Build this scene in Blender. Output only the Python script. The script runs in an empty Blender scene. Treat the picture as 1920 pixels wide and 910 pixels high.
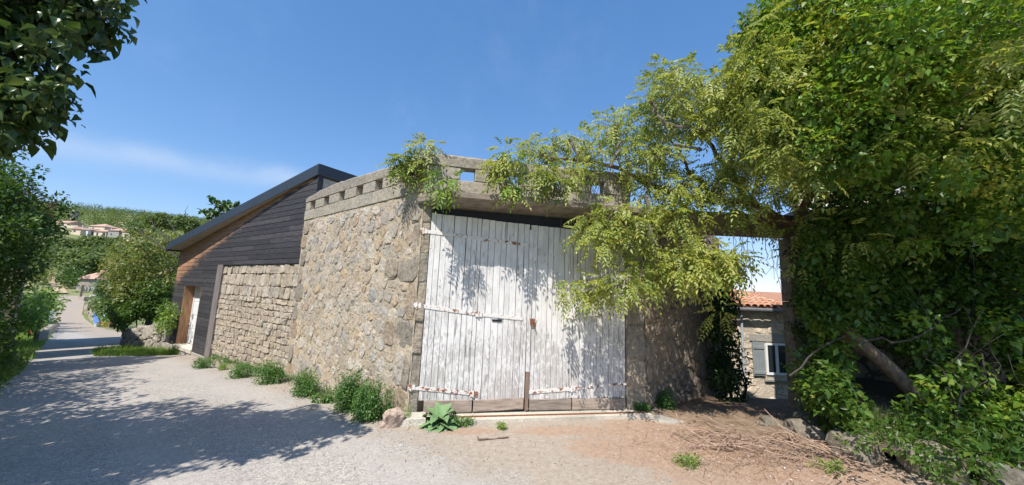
import bpy, math, random
import numpy as np
from mathutils import Vector, Matrix, noise as mnoise
random.seed(7); rng = np.random.default_rng(7)
SC = bpy.context.scene; COL = SC.collection
R_ = math.radians

# ------------------------------------------------------------------ camera, sky, sun, exposure
CAMH = 1.9
F_PX, CX, CY = 672.0, 960.0, 455.0
_up = np.array([190, 4755, -672.0]); _up /= np.linalg.norm(_up)
_fw = np.array([0, 0, -1.0]) - _up * (-_up[2]); _fw /= np.linalg.norm(_fw)
_rt = np.cross(_fw, _up)
CAMR = np.array([_rt, _fw, _up])          # camera axes -> world axes (pitched up about 8 degrees, rolled 2 degrees)
CAMC = np.array([0, 0, CAMH])
cam = bpy.data.cameras.new('camera'); camo = bpy.data.objects.new('camera', cam); COL.objects.link(camo)
M = Matrix([list(CAMR[i]) + [CAMC[i]] for i in range(3)] + [[0, 0, 0, 1]])
camo.matrix_world = M
cam.sensor_fit = 'HORIZONTAL'; cam.sensor_width = 36; cam.lens = 36 * F_PX / 1920
cam.clip_start = 0.05; cam.clip_end = 4000
SC.camera = camo

SUN_AZ, SUN_EL = R_(25), R_(55)           # the light travels towards azimuth 25 (right of forward)
LDIR = Vector((math.sin(SUN_AZ) * math.cos(SUN_EL), math.cos(SUN_AZ) * math.cos(SUN_EL), -math.sin(SUN_EL)))
sun = bpy.data.lights.new('sun', 'SUN'); sun.energy = 4.4; sun.angle = R_(0.5); sun.color = (1, 0.94, 0.85)
suno = bpy.data.objects.new('sun', sun); COL.objects.link(suno)
suno.rotation_euler = LDIR.to_track_quat('-Z', 'Y').to_euler()

def nn(nt, typ, **kw):
    n = nt.nodes.new(typ)
    for k, v in kw.items():
        if k.startswith('i_'):
            n.inputs[k[2:].replace('_', ' ')].default_value = v
        elif k.startswith('n_'):
            n.inputs[int(k[2:])].default_value = v
        else:
            setattr(n, k, v)
    return n
def math_n(nt, op, a, b=None, c=None, clamp=False):
    n = nt.nodes.new('ShaderNodeMath'); n.operation = op; n.use_clamp = clamp
    for i, x in enumerate((a, b, c)):
        if x is None: continue
        if isinstance(x, (int, float)): n.inputs[i].default_value = x
        else: nt.links.new(x, n.inputs[i])
    return n.outputs[0]

world = bpy.data.worlds.new('World'); SC.world = world; world.use_nodes = True
wt = world.node_tree
for n in list(wt.nodes): wt.nodes.remove(n)
sky = nn(wt, 'ShaderNodeTexSky', sky_type='NISHITA', sun_disc=False, sun_elevation=SUN_EL,
         sun_rotation=SUN_AZ + math.pi, altitude=300, air_density=1.0, dust_density=0.25, ozone_density=2.2)
def rayv(px, py):
    d = CAMR @ np.array([px - CX, CY - py, -F_PX]); return d / np.linalg.norm(d)
c1, c2 = rayv(100, 268), rayv(520, 335)    # the thin cirrus streak over the hill
cm = np.cross(c1, c2); cm /= np.linalg.norm(cm); cmid = c1 + c2; cmid /= np.linalg.norm(cmid)
tc = nn(wt, 'ShaderNodeTexCoord')
def vdot(vec):
    n = nn(wt, 'ShaderNodeVectorMath', operation='DOT_PRODUCT'); wt.links.new(tc.outputs['Generated'], n.inputs[0]); n.inputs[1].default_value = vec
    return n.outputs['Value']
nz = nn(wt, 'ShaderNodeTexNoise', i_Scale=9.0, i_Detail=6.0, i_Roughness=0.6); wt.links.new(tc.outputs['Generated'], nz.inputs['Vector'])
across = math_n(wt, 'ADD', vdot(tuple(cm)), math_n(wt, 'MULTIPLY', math_n(wt, 'SUBTRACT', nz.outputs['Fac'], 0.5), 0.035))
g = math_n(wt, 'EXPONENT', math_n(wt, 'MULTIPLY', math_n(wt, 'POWER', math_n(wt, 'ABSOLUTE', math_n(wt, 'DIVIDE', across, 0.022)), 2.0), -1.0))
al = nn(wt, 'ShaderNodeMapRange', interpolation_type='SMOOTHSTEP'); wt.links.new(vdot(tuple(cmid)), al.inputs[0])
al.inputs[1].default_value = 0.90; al.inputs[2].default_value = 0.99
cl = math_n(wt, 'MULTIPLY', math_n(wt, 'MULTIPLY', g, al.outputs[0]), math_n(wt, 'MULTIPLY_ADD', nz.outputs['Fac'], 0.42, 0.06))
wisp = nn(wt, 'ShaderNodeTexNoise', i_Scale=3.0, i_Detail=7.0, i_Roughness=0.65); wt.links.new(tc.outputs['Generated'], wisp.inputs['Vector'])
ws = nn(wt, 'ShaderNodeMapRange', interpolation_type='SMOOTHSTEP'); wt.links.new(wisp.outputs['Fac'], ws.inputs[0])
ws.inputs[1].default_value = 0.5; ws.inputs[2].default_value = 0.9; ws.inputs[4].default_value = 0.12
clt = math_n(wt, 'ADD', cl, ws.outputs[0], clamp=True)
mixc = nn(wt, 'ShaderNodeMix', data_type='RGBA'); wt.links.new(clt, mixc.inputs['Factor'])
tint = nn(wt, 'ShaderNodeMix', data_type='RGBA', blend_type='MULTIPLY'); tint.inputs['Factor'].default_value = 1; wt.links.new(sky.outputs[0], tint.inputs['A']); tint.inputs['B'].default_value = (.87, .955, 1.09, 1); 
sepc = nn(wt, 'ShaderNodeSeparateColor'); wt.links.new(tint.outputs['Result'], sepc.inputs[0]); comb = nn(wt, 'ShaderNodeCombineColor')
for ch, k_, pw in ((0, .84, 1.0), (1, 1.18, .76), (2, 1.72, .62)):   # a flatter, hazier gradient than the clear-air model gives
    wt.links.new(math_n(wt, 'MULTIPLY', math_n(wt, 'POWER', sepc.outputs[ch], pw), k_), comb.inputs[ch])
wt.links.new(comb.outputs[0], mixc.inputs['A']); mixc.inputs['B'].default_value = (4.6, 5.0, 5.6, 1)
bg = nn(wt, 'ShaderNodeBackground', i_Strength=0.125); wt.links.new(mixc.outputs['Result'], bg.inputs['Color'])
wo = nn(wt, 'ShaderNodeOutputWorld'); wt.links.new(bg.outputs[0], wo.inputs['Surface'])
SC.view_settings.view_transform = 'Standard'; SC.view_settings.look = 'None'
SC.view_settings.exposure = 0.6; SC.view_settings.gamma = 1.0
SC.render.engine = 'CYCLES'
SC.cycles.use_denoising = True; SC.cycles.max_bounces = 6; SC.cycles.diffuse_bounces = 3
SC.cycles.transparent_max_bounces = 4; SC.cycles.sample_clamp_indirect = 6

# ------------------------------------------------------------------ geometry helpers
def at(px, py, Y):
    "a point of the place, seen at photo pixel px, py and Y metres ahead"
    d = CAMR @ np.array([px - CX, CY - py, -F_PX]); return CAMC + d * (Y / d[1])

def link(name, me, parent=None, kind=None):
    o = bpy.data.objects.new(name, me); COL.objects.link(o)
    if parent is not None:
        o.parent = parent
        o.matrix_parent_inverse = inv_of(parent)
    if kind: o['kind'] = kind
    return o
_loc = {}
def inv_of(p):
    v = Vector((0, 0, 0)); q = p
    while q is not None:
        v += Vector(_loc.get(q.name, (0, 0, 0))); break
    return Matrix.Translation(-v)
def thing(name, label, cat, loc=(0, 0, 0), group=None):
    o = bpy.data.objects.new(name, None); COL.objects.link(o); o.location = loc; _loc[o.name] = tuple(loc)
    o.empty_display_size = 0.2
    return tag(o, label, cat, group)
def tag(o, label, cat, group=None, kind=None):
    if label: o['label'] = label
    if cat: o['category'] = cat
    if group: o['group'] = group
    if kind: o['kind'] = kind
    return o
class MB:
    def __init__(s): s.v = []; s.f = []
    def add(s, vs, fs):
        b = len(s.v); s.v += [tuple(map(float, p)) for p in vs]; s.f += [tuple(b + i for i in q) for q in fs]
    def hexa(s, p):   # 8 points: bottom ring 0-3, top ring 4-7
        s.add(p, [(3, 2, 1, 0), (4, 5, 6, 7), (0, 1, 5, 4), (1, 2, 6, 5), (2, 3, 7, 6), (3, 0, 4, 7)])
    def box(s, x0, x1, y0, y1, z0, z1):
        s.hexa([(x0, y0, z0), (x1, y0, z0), (x1, y1, z0), (x0, y1, z0), (x0, y0, z1), (x1, y0, z1), (x1, y1, z1), (x0, y1, z1)])
    def fbox(s, F, a0, a1, d0, d1, z0, z1, sh=0.0, jit=0.0):
        "box in a wall's own frame: a along, d out of the wall, z up; sh tilts the top sideways"
        j = lambda: random.uniform(-jit, jit)
        q = [(a0, d0, z0), (a1, d0, z0), (a1, d1, z0), (a0, d1, z0), (a0 + sh, d0, z1), (a1 + sh, d0, z1), (a1 + sh, d1, z1), (a0 + sh, d1, z1)]
        s.hexa([F.p(a + j(), d + j(), z + j()) for a, d, z in q])
    def cbox(s, F, a0, a1, d0, d1, z0, z1, c=0.01, jit=0.0):
        "the same with chamfered front edges"
        j = lambda: random.uniform(-jit, jit)
        back = [F.p(a0, d0, z0), F.p(a1, d0, z0), F.p(a1, d0, z1), F.p(a0, d0, z1)]
        m = [(a0 + j(), z0 + j()), (a1 + j(), z0 + j()), (a1 + j(), z1 + j()), (a0 + j(), z1 + j())]
        ca, cz = (a0 + a1) / 2, (z0 + z1) / 2
        mid = [F.p(a, d1 - c, z) for a, z in m]
        fr = [F.p(a + (c if a < ca else -c), d1 + j() * .6, z + (c if z < cz else -c)) for a, z in m]
        s.add(back + mid + fr, [(3, 2, 1, 0)] + [(i, (i + 1) % 4, 4 + (i + 1) % 4, 4 + i) for i in range(4)]
              + [(4 + i, 4 + (i + 1) % 4, 8 + (i + 1) % 4, 8 + i) for i in range(4)] + [(8, 9, 10, 11)])
    def tube(s, pts, r0, r1=None, n=6, rr=None, cap=True):
        pts = [np.array(p, float) for p in pts]; m = len(pts); r1 = r0 if r1 is None else r1
        b = len(s.v); ref = np.array([0.31, 0.17, 0.94])
        for i, p in enumerate(pts):
            d = pts[min(i + 1, m - 1)] - pts[max(i - 1, 0)]; d /= (np.linalg.norm(d) + 1e-9)
            if abs(d @ ref) > .95: ref = np.array([0.9, 0.3, 0.2])
            u = np.cross(d, ref); u /= np.linalg.norm(u); w = np.cross(d, u)
            r = rr[i] if rr else r0 + (r1 - r0) * i / max(1, m - 1)
            for k in range(n):
                t = 2 * math.pi * k / n; s.v.append(tuple(p + r * (math.cos(t) * u + math.sin(t) * w)))
        for i in range(m - 1):
            for k in range(n):
                s.f.append((b + i * n + k, b + i * n + (k + 1) % n, b + (i + 1) * n + (k + 1) % n, b + (i + 1) * n + k))
        if cap:
            s.f.append(tuple(b + k for k in range(n))[::-1]); s.f.append(tuple(b + (m - 1) * n + k for k in range(n)))
    def build(s, name, mat, parent=None, smooth=False, kind=None):
        me = bpy.data.meshes.new(name); me.from_pydata(s.v, [], s.f)
        if smooth: me.shade_smooth()
        me.materials.append(mat); me.update()
        bmfix(me)
        return link(name, me, parent, kind)
def bmfix(me):
    import bmesh
    b = bmesh.new(); b.from_mesh(me); bmesh.ops.recalc_face_normals(b, faces=b.faces); b.to_mesh(me); b.free()
def np_mesh(name, V, F, mat, parent=None, smooth=False, kind=None):
    V = np.asarray(V, np.float32); F = np.asarray(F, np.int32); k = F.shape[1]
    me = bpy.data.meshes.new(name); me.vertices.add(len(V)); me.vertices.foreach_set('co', V.ravel())
    me.loops.add(F.size); me.loops.foreach_set('vertex_index', F.ravel())
    me.polygons.add(len(F)); me.polygons.foreach_set('loop_start', np.arange(0, F.size, k, dtype=np.int32))
    me.polygons.foreach_set('loop_total', np.full(len(F), k, np.int32))
    if smooth: me.polygons.foreach_set('use_smooth', np.ones(len(F), bool))
    me.materials.append(mat); me.update(calc_edges=True)
    return link(name, me, parent, kind)
class Frame:
    "a vertical wall plane: origin, direction along, outward normal"
    def __init__(s, o, d, flip=False):
        s.o = np.array([o[0], o[1], 0.0]); s.d = np.array([d[0], d[1], 0.0]); s.d /= np.linalg.norm(s.d)
        s.n = np.array([-s.d[1], s.d[0], 0.0]) * (-1 if flip else 1)
    def p(s, a, d, z): return tuple(s.o + s.d * a + s.n * d + np.array([0, 0, z]))
def nz3(x, y, z=0.0): return mnoise.noise(Vector((x, y, z)))

# ------------------------------------------------------------------ the lie of the land
U = np.array([-.80, .60]); VV = np.array([-.60, -.80]); O0 = np.array([-1.47, 5.67])   # along the lane, across it
def st(x, y):
    d0, d1 = x - O0[0], y - O0[1]; return d0 * U[0] + d1 * U[1], d0 * VV[0] + d1 * VV[1]
def xy(s, t): return O0 + U * s + VV * t
PS = [-100, 0, 5, 9, 13, 20, 32, 60, 80, 100, 120, 160]; PZ = [0, 0, -.14, -.40, -.76, -1.3, -2.1, -3.9, -4.5, -4.3, -3.5, -2]
_ss = np.linspace(-100, 160, 1041); _pz = np.interp(_ss, PS, PZ); _k = np.ones(9) / 9
_pz[4:-4] = np.convolve(_pz, _k, 'valid')
EAZ = [-180, -90, -60, -52, -46, -38, -25, 0, 25, 45, 60, 90, 180]; EEL = [.03, .11, .125, .117, .122, .132, .12, .06, .02, .012, .012, .02, .03]
GN = np.array([-.189, .982]); GO = np.array([-1.349, 5.692])
def G(x, y):
    s, t = st(x, y); z = float(np.interp(s, _ss, _pz))
    if s < 2:
        d = (x - GO[0]) * GN[0] + (y - GO[1]) * GN[1]
        if x > 2.0: z -= min(1.7, max(0, y - 6.7) * .10 + max(0, y - 8.0) * .42) * min(1, (x - 2.0) / .5)
        elif d > 2: z -= 0.0
    r = math.hypot(x, y)
    if r > 100:
        az = math.degrees(math.atan2(x, y)); f = min(1, max(0, (r - 110) / 490)) ** 1.3
        if r > 600: f = 1 - .2 * min(1, (r - 600) / 400)
        top = np.interp(az, EAZ, EEL) * 600 + 1.9
        z = z + f * (top - z) + min(1, f * 4) * 3.0 * nz3(x * .012, y * .012)
    return z

# ------------------------------------------------------------------ materials
def newmat(name):
    m = bpy.data.materials.new(name); m.use_nodes = True; nt = m.node_tree
    return m, nt, nt.nodes['Principled BSDF']
def ramp(nt, fac, cols, pos=None, interp='LINEAR'):
    r = nt.nodes.new('ShaderNodeValToRGB'); e = r.color_ramp; e.interpolation = interp
    n = len(cols)
    while len(e.elements) < n: e.elements.new(0.5)
    for i, c in enumerate(cols):
        e.elements[i].position = pos[i] if pos else i / max(1, n - 1); e.elements[i].color = (*c, 1)
    if fac is not None: nt.links.new(fac, r.inputs[0])
    return r.outputs[0]
def mixrgb(nt, fac, a, b, blend='MIX'):
    n = nt.nodes.new('ShaderNodeMix'); n.data_type = 'RGBA'; n.blend_type = blend
    for key, x in (('Factor', fac), ('A', a), ('B', b)):
        if isinstance(x, tuple): n.inputs[key].default_value = (*x, 1)
        elif isinstance(x, (int, float)): n.inputs[key].default_value = x
        else: nt.links.new(x, n.inputs[key])
    return n.outputs['Result']
def noise_n(nt, vec, scale, detail=4, rough=.55, stretch=None):
    if stretch:
        mp = nn(nt, 'ShaderNodeMapping'); mp.inputs['Scale'].default_value = stretch; nt.links.new(vec, mp.inputs[0]); vec = mp.outputs[0]
    n = nn(nt, 'ShaderNodeTexNoise', i_Scale=scale, i_Detail=detail, i_Roughness=rough); nt.links.new(vec, n.inputs['Vector']); return n.outputs['Fac']
def smooth(nt, x, lo, hi, a=0.0, b=1.0):
    n = nn(nt, 'ShaderNodeMapRange', interpolation_type='SMOOTHSTEP'); nt.links.new(x, n.inputs[0])
    n.inputs[1].default_value = lo; n.inputs[2].default_value = hi; n.inputs[3].default_value = a; n.inputs[4].default_value = b
    return n.outputs[0]
def bump(nt, bs, h, strength=.5, dist=.01, prev=None):
    b = nn(nt, 'ShaderNodeBump', i_Strength=strength, i_Distance=dist); nt.links.new(h, b.inputs['Height'])
    if prev is not None: nt.links.new(prev, b.inputs['Normal'])
    nt.links.new(b.outputs[0], bs.inputs['Normal']); return b.outputs[0]
def pos(nt): return nn(nt, 'ShaderNodeNewGeometry').outputs['Position']
def orand(nt): return nn(nt, 'ShaderNodeObjectInfo').outputs['Random']
def irand(nt): return nn(nt, 'ShaderNodeNewGeometry').outputs['Random Per Island']
def simple(name, col, rough=.6, metal=0.0, var=.12, scale=8.0, b=.15, bd=.004):
    m, nt, bs = newmat(name); P = pos(nt)
    f = noise_n(nt, P, scale, 6)
    c = ramp(nt, f, [tuple(x * (1 - var * 2) for x in col), col, tuple(min(1, x * (1 + var * 1.5)) for x in col)], [.25, .5, .75])
    nt.links.new(c, bs.inputs['Base Color']); bs.inputs['Roughness'].default_value = rough; bs.inputs['Metallic'].default_value = metal
    if b: bump(nt, bs, noise_n(nt, P, scale * 6, 4), b, bd)
    return m
def stone_mat(name, palette, rnd='obj', spots=True, bstr=.7, mult=1.0, bsc=38):
    m, nt, bs = newmat(name); P = pos(nt)
    r = orand(nt) if rnd == 'obj' else irand(nt)
    c = ramp(nt, r, [tuple(x * mult for x in p) for p in palette], [i / len(palette) for i in range(len(palette))], 'LINEAR')
    f = noise_n(nt, P, 14, 8, .65); c = mixrgb(nt, 1.0, c, ramp(nt, f, [(.55, .54, .52), (1, 1, 1), (1.25, 1.22, 1.15)], [.3, .5, .72]), 'MULTIPLY')
    f2 = noise_n(nt, P, 90, 4, .7); c = mixrgb(nt, 1.0, c, ramp(nt, f2, [(.62, .61, .6), (1, 1, 1), (1.2, 1.2, 1.2)], [.33, .5, .68]), 'MULTIPLY')
    if spots:
        lich = smooth(nt, noise_n(nt, P, 5.5, 8, .7), .58, .68); c = mixrgb(nt, math_n(nt, 'MULTIPLY', lich, .5), c, (.42, .41, .37))
    nt.links.new(c, bs.inputs['Base Color']); bs.inputs['Roughness'].default_value = .92
    h = math_n(nt, 'ADD', noise_n(nt, P, bsc, 8, .7), math_n(nt, 'MULTIPLY', noise_n(nt, P, 9, 3), 1.6))
    bump(nt, bs, h, bstr, .02)
    return m
def leaf_mat(name, cols, rough=.45, trans=.35, tcol=1.6, rnd='isl', spec=.4):
    m, nt, bs = newmat(name)
    r = irand(nt)
    c = ramp(nt, r, cols)
    big = noise_n(nt, pos(nt), 1.3, 2); c = mixrgb(nt, 1.0, c, ramp(nt, big, [(.72, .78, .7), (1.15, 1.1, 1.0)], [.35, .65]), 'MULTIPLY')
    nt.links.new(c, bs.inputs['Base Color']); bs.inputs['Roughness'].default_value = rough; bs.inputs['Specular IOR Level'].default_value = spec
    tr = nn(nt, 'ShaderNodeBsdfTranslucent'); nt.links.new(mixrgb(nt, 1.0, c, (tcol, tcol * .95, tcol * .5), 'MULTIPLY'), tr.inputs['Color'])
    mx = nn(nt, 'ShaderNodeMixShader'); mx.inputs[0].default_value = trans
    nt.links.new(bs.outputs[0], mx.inputs[1]); nt.links.new(tr.outputs[0], mx.inputs[2])
    nt.links.new(mx.outputs[0], nt.nodes['Material Output'].inputs['Surface'])
    return m
def bark_mat(name, col):
    m, nt, bs = newmat(name); P = pos(nt)
    f = noise_n(nt, P, 22, 6, .65, (1, 1, .35)); c = ramp(nt, f, [tuple(x * .45 for x in col), col, tuple(x * 1.5 for x in col)], [.3, .5, .72])
    nt.links.new(c, bs.inputs['Base Color']); bs.inputs['Roughness'].default_value = .9; bump(nt, bs, f, .8, .02)
    return m

PAL_WALL = [(.31, .265, .21), (.23, .215, .195), (.35, .30, .24), (.28, .26, .23), (.33, .25, .165), (.20, .195, .19), (.38, .34, .29), (.25, .18, .13), (.31, .29, .265), (.30, .26, .21), (.31, .24, .16), (.27, .245, .21), (.25, .225, .19), (.34, .305, .26)]
PAL_LOW = [(.36, .30, .23), (.30, .26, .21), (.39, .33, .26), (.33, .27, .20), (.28, .24, .20), (.40, .36, .30), (.34, .29, .22)]
M_STONE = stone_mat('wall_stone', PAL_WALL, mult=1.36)
M_STONE_I = stone_mat('wall_rubble', PAL_WALL, 'isl', mult=1.36)
M_LOW = stone_mat('coursed_stone', PAL_LOW, mult=1.15)
M_LOW_I = stone_mat('coursed_rubble', PAL_LOW, 'isl', mult=1.15)
M_TERR = stone_mat('terrace_stone', [(.30, .27, .24), (.36, .31, .26), (.27, .24, .22), (.33, .28, .22), (.40, .36, .31)], bstr=.8)
M_QUOIN = stone_mat('hewn_quoin', [(.32, .265, .20), (.29, .25, .20), (.34, .26, .18), (.26, .23, .19)], bstr=1.0, bsc=22)
M_PASS = stone_mat('passage_stone', [(.26, .21, .16), (.30, .24, .18), (.22, .19, .16), (.33, .26, .19)], bstr=.9)
M_PASS_I = stone_mat('passage_rubble', [(.26, .21, .16), (.30, .24, .18), (.22, .19, .16)], 'isl')
M_CONC = stone_mat('concrete_block', [(.36, .32, .255), (.32, .285, .23), (.39, .34, .27), (.33, .30, .25)], bstr=.5, bsc=60)
M_COPE = stone_mat('weathered_concrete', [(.30, .27, .215), (.32, .285, .225), (.27, .24, .20)], bstr=.8, bsc=45)
M_BOULD = stone_mat('boulder', [(.19, .17, .13), (.16, .15, .12), (.22, .19, .15)], bstr=.9)
M_REARST = stone_mat('rear_house_stone', [(.62, .53, .42), (.56, .475, .37), (.48, .41, .34), (.64, .56, .46), (.56, .44, .33)], spots=False)
def mortar_mat(name, col, dark=.6, pit_shade=False):
    m, nt, bs = newmat(name); P = pos(nt)
    f = noise_n(nt, P, 26, 8, .7); c = ramp(nt, f, [tuple(x * dark for x in col), col, tuple(min(1, x * 1.22) for x in col)], [.3, .5, .7])
    c = mixrgb(nt, 1.0, c, ramp(nt, noise_n(nt, P, 1.1, 4), [(.75, .73, .7), (1.08, 1.05, 1)], [.35, .65]), 'MULTIPLY')
    if pit_shade: c = mixrgb(nt, math_n(nt, 'MULTIPLY', smooth(nt, noise_n(nt, P, 24, 5, .6), .60, .67), .8), c, tuple(x * .22 for x in col))  # shade inside small holes, painted as dark spots in the mortar colour
    nt.links.new(c, bs.inputs['Base Color']); bs.inputs['Roughness'].default_value = .95
    bump(nt, bs, math_n(nt, 'ADD', noise_n(nt, P, 45, 8, .75), noise_n(nt, P, 13, 4)), .9, .025)
    return m
M_MORT = mortar_mat('lime_mortar', (.52, .445, .345), .55, True)
M_MORT2 = mortar_mat('dry_joint', (.34, .29, .225), .5, True)
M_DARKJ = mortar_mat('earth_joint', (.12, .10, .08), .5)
M_REARM = mortar_mat('rear_mortar', (.60, .53, .44), .75)
M_RENDER = mortar_mat('pale_render', (.55, .51, .45), .85)
def plank_paint():
    m, nt, bs = newmat('peeling_white_paint'); P = pos(nt); rd = orand(nt)
    off = nn(nt, 'ShaderNodeCombineXYZ'); nt.links.new(math_n(nt, 'MULTIPLY', rd, 37.0), off.inputs[2])
    va = nn(nt, 'ShaderNodeVectorMath', operation='ADD'); nt.links.new(P, va.inputs[0]); nt.links.new(off.outputs[0], va.inputs[1]); Q = va.outputs[0]
    grain = noise_n(nt, Q, 30, 5, .6, (1, 1, .06)); flake = noise_n(nt, Q, 30, 9, .75, (1, 1, .30))
    big = noise_n(nt, P, 1.6, 3, .5)
    sz = nn(nt, 'ShaderNodeSeparateXYZ'); nt.links.new(P, sz.inputs[0])
    low = smooth(nt, sz.outputs[2], .1, 1.9, .10, -.02)
    x = math_n(nt, 'ADD', math_n(nt, 'ADD', flake, math_n(nt, 'MULTIPLY', math_n(nt, 'SUBTRACT', big, .5), .5)), low)
    x = math_n(nt, 'ADD', x, math_n(nt, 'MULTIPLY', math_n(nt, 'SUBTRACT', rd, .5), .04))
    peel = smooth(nt, x, .535, .60)
    wood = ramp(nt, grain, [(.22, .20, .185), (.43, .405, .385), (.58, .555, .535)], [.3, .5, .7])
    paint = ramp(nt, noise_n(nt, Q, 7, 4, .6, (1, 1, .4)), [(.56, .545, .535), (.70, .69, .68)], [.35, .6])
    thin = smooth(nt, grain, .56, .70, 0, .45)
    paint = mixrgb(nt, thin, paint, (.50, .48, .46))
    c = mixrgb(nt, math_n(nt, 'MULTIPLY', peel, .82), paint, wood)
    crack = smooth(nt, noise_n(nt, Q, 26, 4, .6, (1, 1, .05)), .33, .37, .75, 0)
    c = mixrgb(nt, crack, c, (.16, .145, .135))
    nt.links.new(c, bs.inputs['Base Color']); bs.inputs['Roughness'].default_value = .7
    b1 = bump(nt, bs, math_n(nt, 'SUBTRACT', grain, math_n(nt, 'MULTIPLY', peel, .8)), .5, .006)
    return m
M_PAINT = plank_paint()
def bare_wood(name, col, str_=(1, 1, .08), sc=28, b=.5):
    m, nt, bs = newmat(name); P = pos(nt); rd = orand(nt)
    g = noise_n(nt, P, sc, 6, .65, str_); c = ramp(nt, g, [tuple(x * .5 for x in col), col, tuple(min(1, x * 1.45) for x in col)], [.3, .5, .72])
    c = mixrgb(nt, 1.0, c, ramp(nt, rd, [(.8, .8, .8), (1.15, 1.12, 1.1)]), 'MULTIPLY')
    nt.links.new(c, bs.inputs['Base Color']); bs.inputs['Roughness'].default_value = .85; bump(nt, bs, g, b, .006)
    return m
M_KICK = bare_wood('weathered_kick_board', (.30, .245, .205), (.25, .25, 2.0), 16)
M_BROWN = bare_wood('brown_edge_board', (.19, .13, .095))
M_FRESH = bare_wood('sheltered_larch', (.33, .185, .10))
def clad_mat():
    m, nt, bs = newmat('weathered_cladding'); P = pos(nt); rd = orand(nt)
    g = noise_n(nt, P, 20, 7, .68, (.22, .22, 3.0))
    c = ramp(nt, g, [(.014, .013, .0155), (.037, .035, .040), (.085, .080, .082)], [.3, .5, .74])
    c = mixrgb(nt, 1.0, c, ramp(nt, rd, [(.72, .72, .74), (1.0, 1.0, 1.0), (1.5, 1.45, 1.4)], [0, .5, 1]), 'MULTIPLY')
    scr = smooth(nt, noise_n(nt, P, 11, 6, .7, (.35, .35, 2.5)), .64, .72); c = mixrgb(nt, math_n(nt, 'MULTIPLY', scr, .4), c, (.12, .115, .115))
    at_ = nn(nt, 'ShaderNodeAttribute', attribute_name='fresh')
    fr = math_n(nt, 'ADD', at_.outputs['Fac'], math_n(nt, 'MULTIPLY', math_n(nt, 'SUBTRACT', noise_n(nt, P, 5, 5, .65, (.3, .3, 1.5)), .5), .9))
    gold = ramp(nt, g, [(.20, .095, .045), (.42, .22, .115), (.52, .31, .19)], [.3, .5, .72])
    half = mixrgb(nt, 1.0, gold, (.75, .85, .95), 'MULTIPLY')
    c = mixrgb(nt, smooth(nt, fr, .30, .85), c, gold)
    nt.links.new(c, bs.inputs['Base Color']); bs.inputs['Roughness'].default_value = .72; bump(nt, bs, g, .5, .006)
    return m
M_CLAD = clad_mat()
def rust_mat():
    m, nt, bs = newmat('rusty_painted_iron'); P = pos(nt)
    f = noise_n(nt, P, 14, 6, .65); rd = orand(nt)
    f = math_n(nt, 'ADD', f, math_n(nt, 'MULTIPLY', math_n(nt, 'SUBTRACT', rd, .5), .10))
    rust = ramp(nt, noise_n(nt, P, 60, 5), [(.09, .035, .018), (.26, .095, .04), (.36, .17, .08)], [.3, .5, .7])
    c = mixrgb(nt, smooth(nt, f, .545, .60), (.66, .635, .61), rust)
    nt.links.new(c, bs.inputs['Base Color']); bs.inputs['Roughness'].default_value = .75; bump(nt, bs, noise_n(nt, P, 80, 4), .4, .003)
    return m
M_RUST = rust_mat()
M_RUST2 = simple('rusty_iron', (.20, .08, .04), .8, 0, .3, 40)
M_DARK = simple('dark_interior', (.012, .013, .017), .9, b=0)
M_NAVY = simple('dark_navy', (.018, .022, .045), .6, b=.05)
M_ROOF = simple('grey_blue_zinc', (.022, .034, .052), .6, .0, .06, 2, .03)
M_SOFFIT = simple('pale_soffit', (.42, .36, .29), .7, 0, .08, 4, .1)
M_WHITE = simple('white_pvc', (.80, .81, .83), .4, 0, .03, 3, .02)
M_BLACK = simple('black_metal', (.02, .02, .022), .4)
M_PLINTH = mortar_mat('grey_concrete', (.40, .385, .355), .75)
M_SILLC = mortar_mat('pale_concrete', (.62, .59, .52), .85)
M_SLABU = bare_wood('boarded_concrete', (.26, .21, .17), (.4, .4, 1), 14, .6)

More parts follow.
